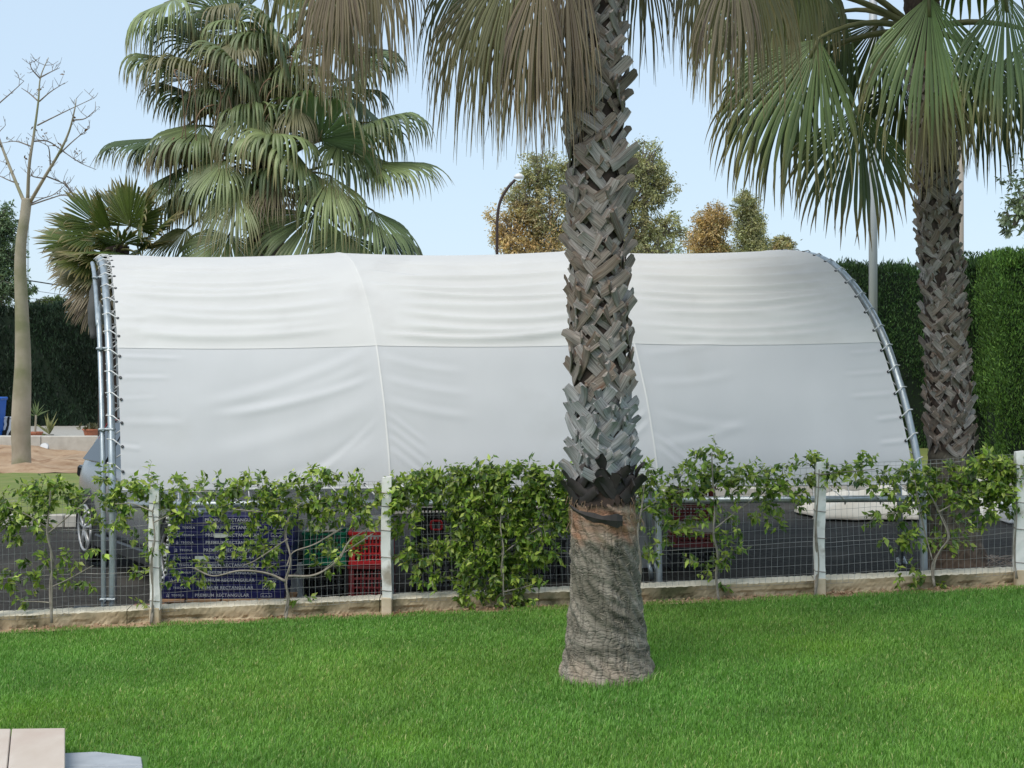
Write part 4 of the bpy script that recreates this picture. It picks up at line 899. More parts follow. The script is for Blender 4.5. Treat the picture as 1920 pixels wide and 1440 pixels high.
# ------------------------------------------------------------------ goods stored under the tent
def text_mesh(body, size, name, m, parent, loc, spacing=1.0):
    cu = bpy.data.curves.new(name, 'FONT'); cu.body = body; cu.size = size; cu.extrude = .0006; cu.space_character = spacing; cu.resolution_u = 2
    cu.offset = size * .012
    o = bpy.data.objects.new(name, cu); COL.objects.link(o); bpy.context.view_layer.update()
    me = bpy.data.meshes.new_from_object(o.evaluated_get(bpy.context.evaluated_depsgraph_get())); bpy.data.objects.remove(o)
    me.materials.clear(); me.materials.append(m)
    t = addobj(name, me, parent); t.location = loc; t.rotation_euler = (R(90), 0, 0); return t
def pallet(loc, label, w=1.1, d=.42):
    root = empty('pallet', loc, label, 'pallet')
    for k in range(3): b = MB(); b.box((0, (k - 1) * (d / 2 - .05), .012), (w, .09, .02), bev=.002); b.build('plank', M['pallet'], root, local=True)
    for i in range(4):
        for k in range(3): b = MB(); b.box(((i - 1.5) * (w / 3.4), (k - 1) * (d / 2 - .05), .06), (.1, .085, .074), bev=.003); b.build('block', M['pallet'], root, local=True)
    for k in range(4): b = MB(); b.box(((k - 1.5) * (w / 4) , 0, .108), (w / 4 - .018, d, .02), bev=.002); b.build('plank', M['pallet'], root, local=True)
    return root
zp = float(g(-2.25)) - .03
pallet((-2.26, 12.62, zp), 'orange-brown wooden pallet under the stack of blue packs')
order = ['lowest', 'second from the bottom', 'third from the bottom', 'fourth from the bottom', 'fifth from the bottom', 'sixth from the bottom', 'seventh from the bottom', 'eighth from the bottom', 'ninth from the bottom', 'tenth from the bottom', 'topmost']
rp = random.Random(5)
hp = .0585
shift = [0, .012, .03, .055, .06, .05, .065, .075, .08, .085, .07]
for k in range(11):
    x = -2.235 + shift[k] - .02; z = zp + .119 + hp * k
    lab = f'blue shingle pack, {order[k]} of the stack' + (', with a white sticker' if k in (5, 8) else '')
    root = empty('shingle_pack', (x, 12.62, z), lab, 'shingle pack', 'blue shingle packs stacked on the pallet', R(rp.uniform(-1.2, 1.2)))
    # wrapped block with soft sagging long edge
    n = 16; V = []; Fc = []; pr = [(-.166, .001), (-.17, .006), (-.17, .052), (-.166, .0575), (.166, .0575), (.17, .052), (.17, .006), (.166, .001)]
    for i in range(n + 1):
        u = i / n; xx = lerp(-.48, .48, u); e = .985 if i in (0, n) else 1
        for (yy, zz) in pr: V.append((xx, yy * e + rp.uniform(-.0015, .0015), zz + .002 * math.sin(u * 9 + k) + rp.uniform(-.0012, .0012)))
    m8 = len(pr)
    for i in range(n):
        for j in range(m8): Fc.append((i * m8 + j, i * m8 + (j + 1) % m8, (i + 1) * m8 + (j + 1) % m8, (i + 1) * m8 + j)[::-1])
    Fc += [tuple(range(m8)), tuple(n * m8 + j for j in range(m8))[::-1]]
    mk('wrapper', V, Fc, M['pack'], root, None, False, True)
    text_mesh('PREMIUM RECTANGULAR', .0345, 'lettering', M['print'], root, (-.205 + rp.uniform(-.02, .02), -.1735, .018), 1.08)
    text_mesh('TEGOLA', .022, 'lettering', M['print'], root, (-.395, -.1735, .022), 1.25)
    b = MB()
    for (dx, dz, s) in ((0, 0, .007), (.011, 0, .007), (0, .011, .005), (.011, .011, .007), (.006, .02, .005)): b.box((-.43 + dx, -.1728, .02 + dz), (s, .002, s))
    b.build('emblem', M['print'], root, local=True)
    b = MB(); x0, x1_, z0, z1_ = .30, .385, .016, .042
    for (c, d) in (((( x0 + x1_) / 2, z0), (x1_ - x0, .0022)), (((x0 + x1_) / 2, z1_), (x1_ - x0, .0022)), ((x0, (z0 + z1_) / 2), (.0022, z1_ - z0)), ((x1_, (z0 + z1_) / 2), (.0022, z1_ - z0))): b.box((c[0], -.1728, c[1]), (d[0], .002, d[1]))
    for q in range(3): b.box((x0 + .016 + q * .026, -.1728, z0 + .008), (.009, .002, .005))
    b.build('pictogram', M['print'], root, local=True)
    # clear film end with a dark mouth at the left
    b = MB(); b.box((-.4955, -.145, .03), (.028, .05, .052), bev=.008); ec = b.build('film_end', M['shrink'], root, local=True)
    b = MB(); b.tube([(-.497, -.166, .03), (-.497, -.171 - .0005, .03)], .0125, 6); b.build('fold', M['eyelet'], ec, local=True)
    if k in (5, 8):
        b = MB(); b.box(((-.21 if k == 5 else -.09), -.1745, .026), (.105, .0015, .032)); b.build('sticker', M['sticker'], root, local=True)

def crate(loc, w, d, h, m, label, rz=0, group=None, slots=4, rows=3):
    root = empty('crate', loc, label, 'crate', group, rz); t = .012
    b = MB(); b.box((0, 0, .008), (w, d, .014)); b.build('floor', m, root, local=True)
    for side in range(4):
        ln = w if side % 2 == 0 else d; o = (d if side % 2 == 0 else w) / 2 - t / 2; rot = Matrix.Rotation(side * math.pi / 2, 3, 'Z'); b = MB()
        def bx_(cx, cz, lx, lz, pr=0.): c = rot @ Vector((cx, -o - pr, cz)); b.box(c, (lx, t + 2 * pr, lz), rot, bev=.0015)
        bx_(0, h - .012, ln, .024, .005); bx_(0, .02, ln, .03, .003)
        for s in (-1, 1): bx_(s * (ln / 2 - .022), h / 2, .044, h - .05)
        bx_(0, h * .62, ln - .09, .018); bx_(0, h * .35, ln - .09, .014)
        nb = int((ln - .1) / .03)
        for k in range(nb):
            cx = -ln / 2 + .055 + (k + .5) * (ln - .11) / nb
            bx_(cx, h * .48 - (.0), .012, h - .07, -.002)
        b.build('side', m, root, local=True)
    return root
def at_ground(px, Y, dz=-.03): x = (px - 960) / F * Y; return (x, Y, float(g(x)) + dz)
x, y, z = at_ground(612, 13.1)
crate((x, y, z), .40, .34, .28, M['black'], 'black lattice crate under the green crate, resting on the asphalt', .03)
crate((x, y, z + .283), .345, .34, .27, M['green'], 'bright green plastic crate seen beside the vine fork', .02)
x, y, z = at_ground(698, 13.05)
crate((x, y, z), .345, .34, .27, M['maroon'], 'dull dark red crate under the bright red one', -.02)
crate((x, y, z + .274), .345, .34, .27, M['red'], 'bright red plastic crate on top of the dark red one', .015)
def slump(name, loc, w, d, h, m, label, cat, seed, rz=0, group=None, n=10):
    """softly dented closed box"""
    r = random.Random(seed); bm = bmesh.new(); bmesh.ops.create_cube(bm, size=1); bmesh.ops.subdivide_edges(bm, edges=bm.edges[:], cuts=4, use_grid_fill=True)
    for v in bm.verts: v.co = Vector((v.co.x * w * (1 - .05 * v.co.z) + r.uniform(-.006, .006), v.co.y * d + r.uniform(-.006, .006), (v.co.z + .5) * h + r.uniform(-.008, .008) * (v.co.z > 0)))
    me = bpy.data.meshes.new(name); bm.to_mesh(me); bm.free(); me.materials.append(m); o = addobj(name, me); o.location = loc; o.rotation_euler = (0, 0, rz)
    return tag(o, label, cat, group)
# sheet of grey card lying on the green crate, papers on the red one
def card(name, pts, z0, m, label, cat):
    V = [(x, y, z) for (x, y, z) in pts]; V += [(x, y, z - .008) for (x, y, z) in pts]; n = len(pts)
    return tag(mk(name, V, [tuple(range(n)), tuple(range(2 * n - 1, n - 1, -1))] + [(i, i + n, (i + 1) % n + n, (i + 1) % n) for i in range(n)], m), label, cat)
gx, gy, gz = at_ground(612, 13.1); gz += .283 + .272
card('card_sheet', [(gx - .15, gy - .19, gz + .012), (gx + .10, gy - .2, gz + .012), (gx + .07, gy + .05, gz + .05), (gx - .13, gy + .05, gz + .04)], gz, M['carton'], 'bent beige card lying on the green crate', 'card')
rx_, ry_, rz_ = at_ground(698, 13.05); rz_ += .274 + .262
slump('carton', (rx_ - .02, ry_ + .02, rz_ - .06), .24, .24, .17, M['grey'], 'pale grey carton standing in the bright red crate', 'carton', 3)
for k, (px, Yc, ww, hh, m_, lab) in enumerate([(572, 13.3, .2, .34, 'black', 'black crate in the shade right of the blue packs'), (830, 13.4, .5, .34, 'black', 'black crate behind the mesh, left of the bushy vine'), (1000, 13.6, .5, .36, 'black', 'black crate in the dark behind the bushy vine')]):
    crate(at_ground(px, Yc), ww, .36, hh, M[m_], lab, .05 * k)
crate((at_ground(830, 13.4)[0] + .02, 13.4, at_ground(830, 13.4)[2] + .344), .5, .36, .34, M['black'], 'upper black crate left of the bushy vine, carrying the red handle')
slump('carton', at_ground(556, 13.0), .12, .2, .3, M['grey'], 'grey package wedged between the blue packs and the black crate', 'carton', 6)
# red rounded-square handle
hc = P(818, 985, 13.05); pts = []
for k in range(29):
    q = 2 * math.pi * k / 28; c, s = math.cos(q), math.sin(q); e = .42
    pts.append(hc + Vector((math.copysign(abs(c) ** e, c) * .044, 0, math.copysign(abs(s) ** e, s) * .036)))
mb = MB(); mb.tube(pts, .0085, 8); hd = mb.build('red_handle', M['red'], None, True); tag(hd, 'bright red rounded-square handle hanging on the upper black crate', 'handle')
# stack right of the lawn palm: red crates with pale boards between
sx, sy, sz = at_ground(1296, 13.9)
zz = sz
for k, (m_, hh, lab) in enumerate([('black', .2, 'black crate at the foot of the red stack by the middle tent leg'), ('maroon', .13, 'flat dark red tray second from the bottom by the middle tent leg'), ('carton', .1, 'pale carton between the dark red trays'), ('maroon', .14, 'dark red tray above the pale carton'), ('maroon', .16, 'dark red tray next to the top of the stack by the middle tent leg'), ('maroon', .17, 'topmost dark red tray of the stack, just under the canvas edge')]):
    if m_ == 'carton': slump('carton', (sx + .01, sy, zz), .34, .34, hh - .004, M['carton'], lab, 'carton', k)
    else: crate((sx, sy, zz), .38, .36, hh - .004, M[m_], lab, R(2 - k))
    zz += hh
slump('sack', at_ground(1198, 14.2), .34, .3, .72, M['grey'], 'pale grey sack standing behind the slanting prop', 'sack', 12)
# terracotta boards at the left post and a black tray
for k, (px, Yc, dz, wv, a) in enumerate([(268, 12.36, -.028, .2, 5), (272, 12.37, .004, .19, -6), (312, 12.34, -.028, .12, 2)]):
    x, y, z = at_ground(px, Yc, dz); b = MB(); b.box((0, 0, .015), (wv, .12, .03), bev=.003); b.box((0, -.035, .0315), (wv * .96, .006, .003)); b.box((0, .035, .0315), (wv * .96, .006, .003))
    o = b.build('clay_tile', M['terracotta'], None, local=True); o.location = (x, y, z + .1 * 0 + .045); o.rotation_euler = (0, 0, R(a))
    tag(o, ['flat clay tile lying lowest beside the left tent leg', 'flat clay tile lying on another beside the left tent leg', 'short clay tile just left of the pallet'][k], 'tile')
x, y, z = at_ground(151, 12.4); b = MB()
b.box((0, 0, .05), (.16, .2, .1), bev=.01); b.box((0, 0, .103), (.13, .17, .008), bev=.003); o = b.build('black_tray', M['black'], None, local=True); o.location = (x, y, z); tag(o, 'low black plastic box on the asphalt left of the tent leg', 'box')

# ------------------------------------------------------------------ parked car
def car():
    h = Vector((.5, -.866, 0)); cx, cy = -2.80, 15.28; z0 = float(g(-3.4)) - .03
    root = empty('parked_car', (cx, cy, z0), 'dark grey car parked under the left end of the tent', 'car', None, math.atan2(h.y, h.x))
    st = [  # x, half width, z low, z belt, z roof, roof half width
        (-2.15, .60, .52, .84, .98, .50), (-2.08, .78, .36, .92, 1.22, .52), (-1.85, .87, .28, .96, 1.42, .56), (-1.4, .905, .24, .97, 1.53, .60), (-.6, .915, .22, .96, 1.58, .62), (.2, .915, .22, .95, 1.56, .61),
        (.6, .91, .22, .95, 1.46, .60), (1.0, .905, .22, .95, 1.20, .62), (1.25, .90, .23, .95, 1.00, .70), (1.7, .88, .25, .88, .92, .66), (2.05, .80, .28, .76, .80, .55), (2.2, .62, .36, .62, .66, .42)]
    V = []; Fc = []; n = 14
    for (x, hw, zl, zb, zr, rw) in st:
        half = [(hw * .80, zl), (hw * .97, zl + .09), (hw, zl + .30), (hw * .985, (zl + zb) / 2 + .18), (hw * .95, zb), (lerp(hw * .93, rw, .5), lerp(zb, zr, .55)), (rw, zr - .03)]
        ring = [(x, -yy, zz) for yy, zz in half] + [(x, yy, zz + (0)) for yy, zz in half[::-1]]
        V += ring
    for i in range(len(st) - 1):
        for j in range(n): Fc.append((i * n + j, i * n + (j + 1) % n, (i + 1) * n + (j + 1) % n, (i + 1) * n + j))
    Fc += [tuple(range(n))[::-1], tuple((len(st) - 1) * n + j for j in range(n))]
    body = mk('body', V, Fc, M['paint'], root, None, True, True)
    md = body.modifiers.new('s', 'SUBSURF'); md.levels = 2; md.render_levels = 2
    def side_glass(x0, x1, za, zb_, xt0, xt1, s):
        pts = []
        for (x, zf) in ((x0, 0), (x1, 0), (xt1, 1), (xt0, 1)):
            zz = lerp(za, zb_, zf); yy = lerp(.872, .66, zf); pts.append(Vector((x, s * yy, zz)))
        b = MB(); o = Vector((0, s * .012, .006)); q = [p + o for p in pts]; q2 = [p - o * 2 for p in pts]
        b.add(q + q2, [(0, 1, 2, 3), (7, 6, 5, 4), (0, 4, 5, 1), (1, 5, 6, 2), (2, 6, 7, 3), (3, 7, 4, 0)]); return b
    for s in (-1, 1):
        side_glass(-.72, .15, 1.0, 1.42, -.66, .1, s).build('side_window', M['glass'], root, local=True); side_glass(.2, .98, 1.0, 1.40, .15, .5, s).build('side_window', M['glass'], root, local=True)
        side_glass(-1.55, -.78, 1.02, 1.40, -1.30, -.72, s).build('side_window', M['glass'], root, local=True)
        b = MB(); b.tube([(-1.50, s * .845, 1.03), (-1.28, s * .69, 1.42), (-.6, s * .67, 1.45), (.2, s * .67, 1.43)], .006, 5); b.build('window_trim', M['redlamp'], root, local=True)
        for hx in (-.62, .28):
            b = MB(); b.box((hx, s * .925, .90), (.17, .03, .028), bev=.008); b.box((hx, s * .912, .885), (.12, .012, .05), bev=.004); b.build('door_handle', M['black'], root, local=True)
        b = MB(); b.box((-1.98, s * .74, .86), (.2, .1, .12), Euler((0, R(8), R(-16 * s))).to_matrix(), bev=.02); b.build('tail_lamp', M['glass'], root, local=True)
        b = MB(); b.box((1.86, s * .75, .74), (.34, .12, .10), Euler((0, R(8), R(20 * -s))).to_matrix(), bev=.03); b.build('headlight', M['lampwhite'], root, local=True)
        b = MB(); b.box((0, s * .90, .26), (2.0, .05, .13), bev=.015); b.build('sill', M['black'], root, local=True)
        b = MB(); b.box((.75, s * 1.0, 1.02), (.12, .17, .12), bev=.03); b.build('mirror', M['paint'], root, local=True)
        for wx in (-1.35, 1.35):
            W = bpy.data.objects.new('wheel', None); COL.objects.link(W); W.parent = root; W.location = (wx, s * .80, .345); W.empty_display_size = .05
            b = MB(); prof_ = [(.235, -.10), (.30, -.115), (.335, -.10), (.345, -.06), (.345, .06), (.335, .10), (.30, .115), (.235, .10)]; k = 40; V = []; Fc = []
            for i in range(k):
                q = 2 * math.pi * i / k
                for (rr, yy) in prof_: V.append((rr * math.cos(q), yy, rr * math.sin(q)))
            m_ = len(prof_)
            for i in range(k):
                for j in range(m_): Fc.append((i * m_ + j, i * m_ + (j + 1) % m_, ((i + 1) % k) * m_ + (j + 1) % m_, ((i + 1) % k) * m_ + j))
            mk('tyre', V, Fc, M['tyre'], W, None, True, True)
            b = MB(); yo = s * .116
            ringp = [(math.cos(2 * math.pi * i / 32) * .225, yo, math.sin(2 * math.pi * i / 32) * .225) for i in range(33)]; b.tube(ringp, .016, 6); b.tube([(0, yo - s * .03, 0), (0, yo + s * .012, 0)], .05, 14)
            for i in range(5):
                for d_ in (-.16, .16):
                    q = 2 * math.pi * i / 5 + .3; q2 = q + d_; b.tube([(math.cos(q) * .03, yo, math.sin(q) * .03), (math.cos(q2) * .22, yo - s * .01, math.sin(q2) * .22)], [.02, .014], 5)
            b.build('rim', M['rim'], W, True, True)
            b = MB(); b.tube([(0, s * .04, 0), (0, s * .05, 0)], .23, 28); b.build('hub', M['black'], W, local=True)
            # dark wheel arch lining, proud of the body side
            V = []; Fc = []
            for i in range(19):
                q = math.pi * (i / 18 * 1.16 - .08)
                for (rr, yy) in ((.36, .105), (.395, .105), (.395, .02), (.36, .02)): V.append((wx + rr * math.cos(q), s * (.80 + yy), .345 + rr * math.sin(q)))
            for i in range(18):
                for j in range(4): Fc.append((i * 4 + j, i * 4 + (j + 1) % 4, i * 4 + 4 + (j + 1) % 4, i * 4 + 4 + j))
            mk('wheel_arch', V, Fc, M['black'], root, None, True, True)
            b = MB(); b.tube([(wx, s * .70, .36), (wx, s * .90, .36)], .36, 28); b.build('wheel_well', M['black'], root, local=True)
    b = MB(); b.box((2.13, 0, .36), (.14, 1.2, .14), bev=.03); b.build('bumper', M['black'], root, local=True)
    b = MB(); b.box((-2.1, 0, .42), (.14, 1.3, .16), bev=.03); b.build('bumper', M['black'], root, local=True)
    q = [Vector(p) for p in ((1.22, -.66, 1.0), (1.22, .66, 1.0), (.66, .55, 1.45), (.66, -.55, 1.45))]
    b = MB(); o = Vector((.02, 0, .03)); b.add([p + o for p in q] + [p - o for p in q], [(0, 1, 2, 3), (7, 6, 5, 4), (0, 4, 5, 1), (1, 5, 6, 2), (2, 6, 7, 3), (3, 7, 4, 0)]); b.build('windscreen', M['glass'], root, local=True)
    q = [Vector(p) for p in ((-2.09, -.6, 1.0), (-2.09, .6, 1.0), (-1.86, .5, 1.4), (-1.86, -.5, 1.4))]
    b = MB(); o = Vector((-.02, 0, .02)); b.add([p + o for p in q] + [p - o for p in q], [(3, 2, 1, 0), (4, 5, 6, 7), (1, 5, 4, 0), (2, 6, 5, 1), (3, 7, 6, 2), (0, 4, 7, 3)]); b.build('rear_window', M['glass'], root, local=True)
car()

# ------------------------------------------------------------------ tarp heap and white box on the asphalt
def tarp():
    rn = np.random.default_rng(4); n, m_ = 90, 46; V = []
    ph = rn.uniform(0, 6, 12); fx = rn.normal(0, 3.2, 12); fy = rn.normal(0, 5, 12)
    for j in range(m_ + 1):
        for i in range(n + 1):
            u, v = i / n, j / m_; x = lerp(3.12, 5.75, u) + .12 * math.sin(v * 5 + 1) * (1 - u) + .25 * v * (1 - u); y = lerp(16.7, 18.4, v) + .18 * math.sin(u * 7 + .5) * (1 - v) + .35 * (1 - v) * (abs(u - .45) < .0 ) + .5 * (1 - v) * max(0, .16 - u) * 5
            e = min(u * 4.5, (1 - u) * 5, v * 3.2, (1 - v) * 2.2, 1); e = max(0, e)
            hgt = .30 * e ** .7 * (.75 + .25 * math.sin(u * 6 + v * 2))
            f = sum(math.sin(fx[k] * x * 1.5 + fy[k] * y * .8 + ph[k]) for k in range(12)) / 12
            V.append((x, y, float(g(x)) - .015 + max(.0, hgt + .2 * f * e + .012 * (1 - e))))
    i = np.arange(m_)[:, None] * (n + 1) + np.arange(n)[None]; Fq = np.stack([i, i + 1, i + n + 2, i + n + 1], -1).reshape(-1, 4)
    o = mk('tarpaulin', np.array(V), Fq, M['tarp'], None, None, True); sd_ = o.modifiers.new('t', 'SOLIDIFY'); sd_.thickness = .012
    tag(o, 'crumpled cream tarpaulin heaped on the asphalt behind the right palm', 'tarpaulin')
tarp()
x, y, z = at_ground(1900, 16.3); b = MB(); b.box((0, 0, .09), (.2, .3, .18), bev=.012); b.box((0, 0, .185), (.21, .31, .02), bev=.005); o = b.build('white_box', M['white'], None, local=True); o.location = (x, y, z); tag(o, 'small white box beside the tarpaulin near the rightmost post', 'box')
# coil of twigs and hose by the right palm
mb = MB(); rr = random.Random(4); c0 = P(1868, 1050, 13.0)
for k in range(9):
    a0 = rr.uniform(0, 6); pts = [c0 + Vector((.12 * math.cos(a0 + t * 1.1) * rr.uniform(.7, 1.2) + .02 * t, .1 * math.sin(a0 + t), -.02 + .05 * math.sin(t * 1.3 + k))) for t in range(5)]
    mb.tube(smooth_path(pts, 4), .004, 4)
o = mb.build('dry_twigs', M['twig']); tag(o, 'tangle of dry twigs on the ground right of the palm foot', 'twigs', kind='stuff')

# ------------------------------------------------------------------ hedges
def hedge(name, label, x0, x1, y0, y1, h, n, pal, seed, blade=.22, stray=.12):
    r = np.random.default_rng(seed); zb = float(g((x0 + x1) / 2)); root = empty('hedge', ((x0 + x1) / 2, (y0 + y1) / 2, zb), label, 'hedge')
    # lumpy core
    bm = bmesh.new(); bmesh.ops.create_cube(bm, size=1); bmesh.ops.subdivide_edges(bm, edges=bm.edges[:], cuts=14, use_grid_fill=True)
    cx, cy = (x0 + x1) / 2, (y0 + y1) / 2; V = []; bm.verts.index_update()
    for v in bm.verts:
        x, y, z = cx + v.co.x * (x1 - x0 - .3), cy + v.co.y * (y1 - y0 - .3), zb + (v.co.z + .5) * (h - .12); V.append((x + .05 * math.sin(z * 3 + x), y + .07 * math.sin(x * 2.1 + z * 1.3), z))
    Fc = [[v.index for v in f.verts] for f in bm.faces]; bm.free(); mk('core', V, Fc, M['hedgecore'], root, None, True)
    # scale-leaf sprays over front, top and the two ends
    ar = np.array([(x1 - x0) * h, (x1 - x0) * (y1 - y0), (y1 - y0) * h, (y1 - y0) * h]); ar[2:] *= .8; k = r.choice(4, n, p=ar / ar.sum()); u, v = r.uniform(0, 1, n), r.uniform(0, 1, n)
    C = np.zeros((n, 3)); O = np.zeros((n, 3)); lump = .05 * r.normal(size=n)
    X, Yv, Zv = lerp(x0, x1, u), lerp(y0, y1, u), zb + h * v
    for q, (cc, oo) in enumerate(((np.stack([X, np.full(n, y0), Zv], -1), (0, -1, 0)), (np.stack([X, lerp(y0, y1, v), np.full(n, zb + h)], -1), (0, 0, 1)), (np.stack([np.full(n, x0), Yv, Zv], -1), (-1, 0, 0)), (np.stack([np.full(n, x1), Yv, Zv], -1), (1, 0, 0)))):
        C[k == q] = cc[k == q]; O[k == q] = oo
    wob = .07 * np.sin(C[:, 0] * 2.3 + C[:, 2] * 1.7) + .05 * np.sin(C[:, 0] * 6.1 + C[:, 2] * 4.3 + 1)
    C = C + O * (wob - .10 + lump)[:, None]
    D = O * .45 + np.array([0, 0, .95]) + r.normal(0, .38, (n, 3)); Nn = O + r.normal(0, .5, (n, 3)) + np.array([0, 0, .2])
    L = r.uniform(.5, 1.2, n) * blade; st = (k == 1) & (r.uniform(0, 1, n) < stray); L[st] *= r.uniform(1.2, 2.0, st.sum())
    cols = mix_cols(r, n, pal, .25); patch = .5 + .5 * np.sin(C[:, 0] * 1.9 + 1.3 * np.sin(C[:, 2] * .9)); cols = cols * (.7 + .6 * patch)[:, None]
    V, Fc, cc = leaves_np(C, D, Nn, L, L * .28, cols, .1, .1); tag(mk('foliage', V, Fc, M['cleaf'], root, cc), kind='stuff')
HP = [(.03, .075, .02), (.05, .105, .028), (.07, .13, .035), (.015, .04, .014)]
HL = [(.05, .11, .02), (.075, .15, .025), (.10, .18, .03), (.03, .07, .015)]
hedge('l', 'dark clipped cypress hedge beyond the car at the left', -16.5, -8.9, 44, 45.5, 3.45, 26000, [(.008, .02, .010), (.012, .028, .012), (.016, .036, .014)], 31, .16)
hedge('r1', 'dark clipped cypress hedge behind the tent, left of the right palm', 5.2, 8.25, 28.0, 29.4, 3.25, 60000, HP, 32, .065)
hedge('r2', 'tall green cypress hedge between the right palm and the nearest hedge block', 6.9, 8.0, 25.4, 26.6, 3.32, 40000, HP, 33, .065)
hedge('r3', 'bright green cypress hedge block at the right edge of the picture', 7.30, 9.6, 24.0, 25.2, 3.28, 75000, HL, 34, .065)

# ------------------------------------------------------------------ trees of the background
def crown_tree(name, label, base, crowns, trunk_r, n, pal, leaf, seed, group=None, airy=.55, droop=.3, zbase=None, clump=None):
    r = np.random.default_rng(seed); b = Vector(base); root = empty(name, b, label, 'tree', group)
    top = max(c[2] for c in crowns); cxm = np.mean([c[0] for c in crowns]); mb = MB()
    mb.tube(smooth_path([b, (lerp(b.x, cxm, .3), b.y, lerp(b.z, top, .4)), (cxm, b.y, top)], 6), [lerp(trunk_r, trunk_r * .3, k / 12) for k in range(13)], 8); mb.build('trunk', M['bark'], root, True)
    C = []; D = []; br = MB(); cols_ = []
    tot = sum(c[3] * c[4] for c in crowns)
    for (cx, cy, cz, rx, rz, *pp) in crowns:
        m_ = max(4, int((clump or n / 26) * rx * rz / tot)); pal_ = pp[0] if pp else pal
        for k in range(m_):
            d = nrm(r.normal(0, 1, 3)); rad = r.uniform(.25, 1) ** .6; e = np.array([cx, cy, cz]) + d * np.array([rx, rx, rz]) * rad * (1 + .22 * math.sin(5 * d[0] + 3 * d[2] + seed))
            s = np.array([cx, cy, cz - rz * .3]) + d * np.array([rx, rx, rz]) * .2
            if k % 3 == 0:
                mid = (s + e) / 2 + r.normal(0, .08, 3) * rx; br.tube([s, mid, e], [trunk_r * .14, trunk_r * .09, trunk_r * .03], 4, cap=False)
            nn = int(n * rx * rz / tot / m_); cr = r.uniform(.13, .26) * (rx + rz) / 2 * airy / .55; pc = mix_cols(r, 1, pal_, .25)[0]
            C.append(e + r.normal(0, 1, (nn, 3)) * cr * np.array([.6, .6, .6])); D.append(nrm(d * .5 + r.normal(0, .8, (nn, 3)) + np.array([0, 0, -droop]))); cols_.append(np.clip(pc * (1 + r.normal(0, .25, nn))[:, None], .004, 1))
    br.build('branches', M['twig'], root); C = np.concatenate(C); D = np.concatenate(D); cols = np.concatenate(cols_); n2 = len(C); L = leaf * r.uniform(.6, 1.4, n2)
    V, Fc, cc = leaves_np(C, D, r.normal(0, 1, (n2, 3)) + np.array([0, -.3, .6]), L, L * .38, cols, .1, .2); tag(mk('crown', V, Fc, M['leaf'], root, cc), kind='stuff')
    return root
def Pc(px, py, Y, rx, ry, *pp): q = P(px, py, Y); return (q.x, q.y, q.z, rx / F * Y, ry / F * Y, *pp)
GA = [(.32, .32, .17), (.42, .38, .2), (.46, .36, .19), (.25, .27, .13)]; GO = [(.56, .38, .17), (.5, .36, .17), (.42, .35, .17)]; GG = [(.25, .28, .14), (.33, .34, .17), (.4, .38, .2)]
crown_tree('feathery_tree', 'feathery tree with russet lower leaves behind the street lamp', P(985, 840, 52), [Pc(1015, 325, 52, 45, 45, GG), Pc(985, 380, 52, 50, 50, GA), Pc(960, 430, 52, 52, 50, GO), Pc(1030, 420, 52, 50, 60, GA), Pc(1075, 350, 52, 45, 70, GG), Pc(1000, 470, 52, 80, 40, GO)], .25, 26000, GA, .1, 41, 'feathery trees beyond the tent', .5)
crown_tree('feathery_tree', 'tall olive-green feathery tree just right of the lawn palm', P(1200, 840, 54), [Pc(1205, 310, 54, 45, 46, GG), Pc(1180, 360, 54, 50, 60, GG), Pc(1235, 350, 54, 36, 42, GG), Pc(1185, 430, 54, 44, 46, GA), Pc(1245, 430, 54, 40, 30, GG), Pc(1215, 470, 54, 70, 36, GG)], .28, 24000, GG, .1, 42, 'feathery trees beyond the tent', .5)
crown_tree('feathery_tree', 'russet round-topped tree in the row behind the tent', P(1335, 840, 58), [Pc(1340, 415, 58, 34, 34, GO), Pc(1325, 455, 58, 40, 40, GO), Pc(1350, 485, 58, 42, 30, GA)], .2, 15000, GO, .1, 43, 'feathery trees beyond the tent', .6)
crown_tree('feathery_tree', 'dark olive tree right of the russet one behind the tent', P(1405, 840, 57), [Pc(1400, 385, 57, 25, 26, GG), Pc(1408, 425, 57, 30, 40, GG), Pc(1412, 470, 57, 34, 40, GG)], .2, 15000, GG, .1, 44, 'feathery trees beyond the tent', .6)
crown_tree('feathery_tree', 'small low tree at the right end of the row behind the tent', P(1465, 840, 60), [Pc(1468, 458, 60, 22, 18, GA), Pc(1470, 480, 60, 26, 20, GA)], .12, 6000, GA, .1, 45, 'feathery trees beyond the tent', .6)
LT = [(.13, .2, .10), (.18, .25, .13), (.10, .15, .08)]
crown_tree('leafy_tree', 'loose green tree above the hedge at the left edge of the picture', P(-10, 830, 50), [Pc(-5, 420, 50, 36, 40, LT), Pc(5, 480, 50, 34, 40, LT), Pc(-20, 540, 50, 60, 40, LT), Pc(45, 545, 50, 22, 14, LT)], .2, 14000, LT, .12, 46, None, .6)
crown_tree('leafy_tree', 'far low tree top peeping over the left hedge', P(100, 830, 70), [Pc(100, 572, 70, 30, 12, [(.12, .16, .06), (.09, .13, .05)]), Pc(60, 578, 70, 22, 10, LT)], .2, 4000, LT, .16, 47, None, .6)
OL = [(.28, .34, .22), (.36, .42, .29), (.44, .5, .37), (.18, .22, .13)]
crown_tree('olive_tree', 'grey-green olive branch hanging in at the right edge of the picture', (5.5, 12.7, .2), [Pc(1945, 380, 12.7, 70, 70, OL), Pc(1900, 420, 12.7, 30, 26, OL), Pc(2060, 330, 12.7, 120, 110, OL)], .12, 7000, OL, .048, 48, None, .5, .1, clump=300)

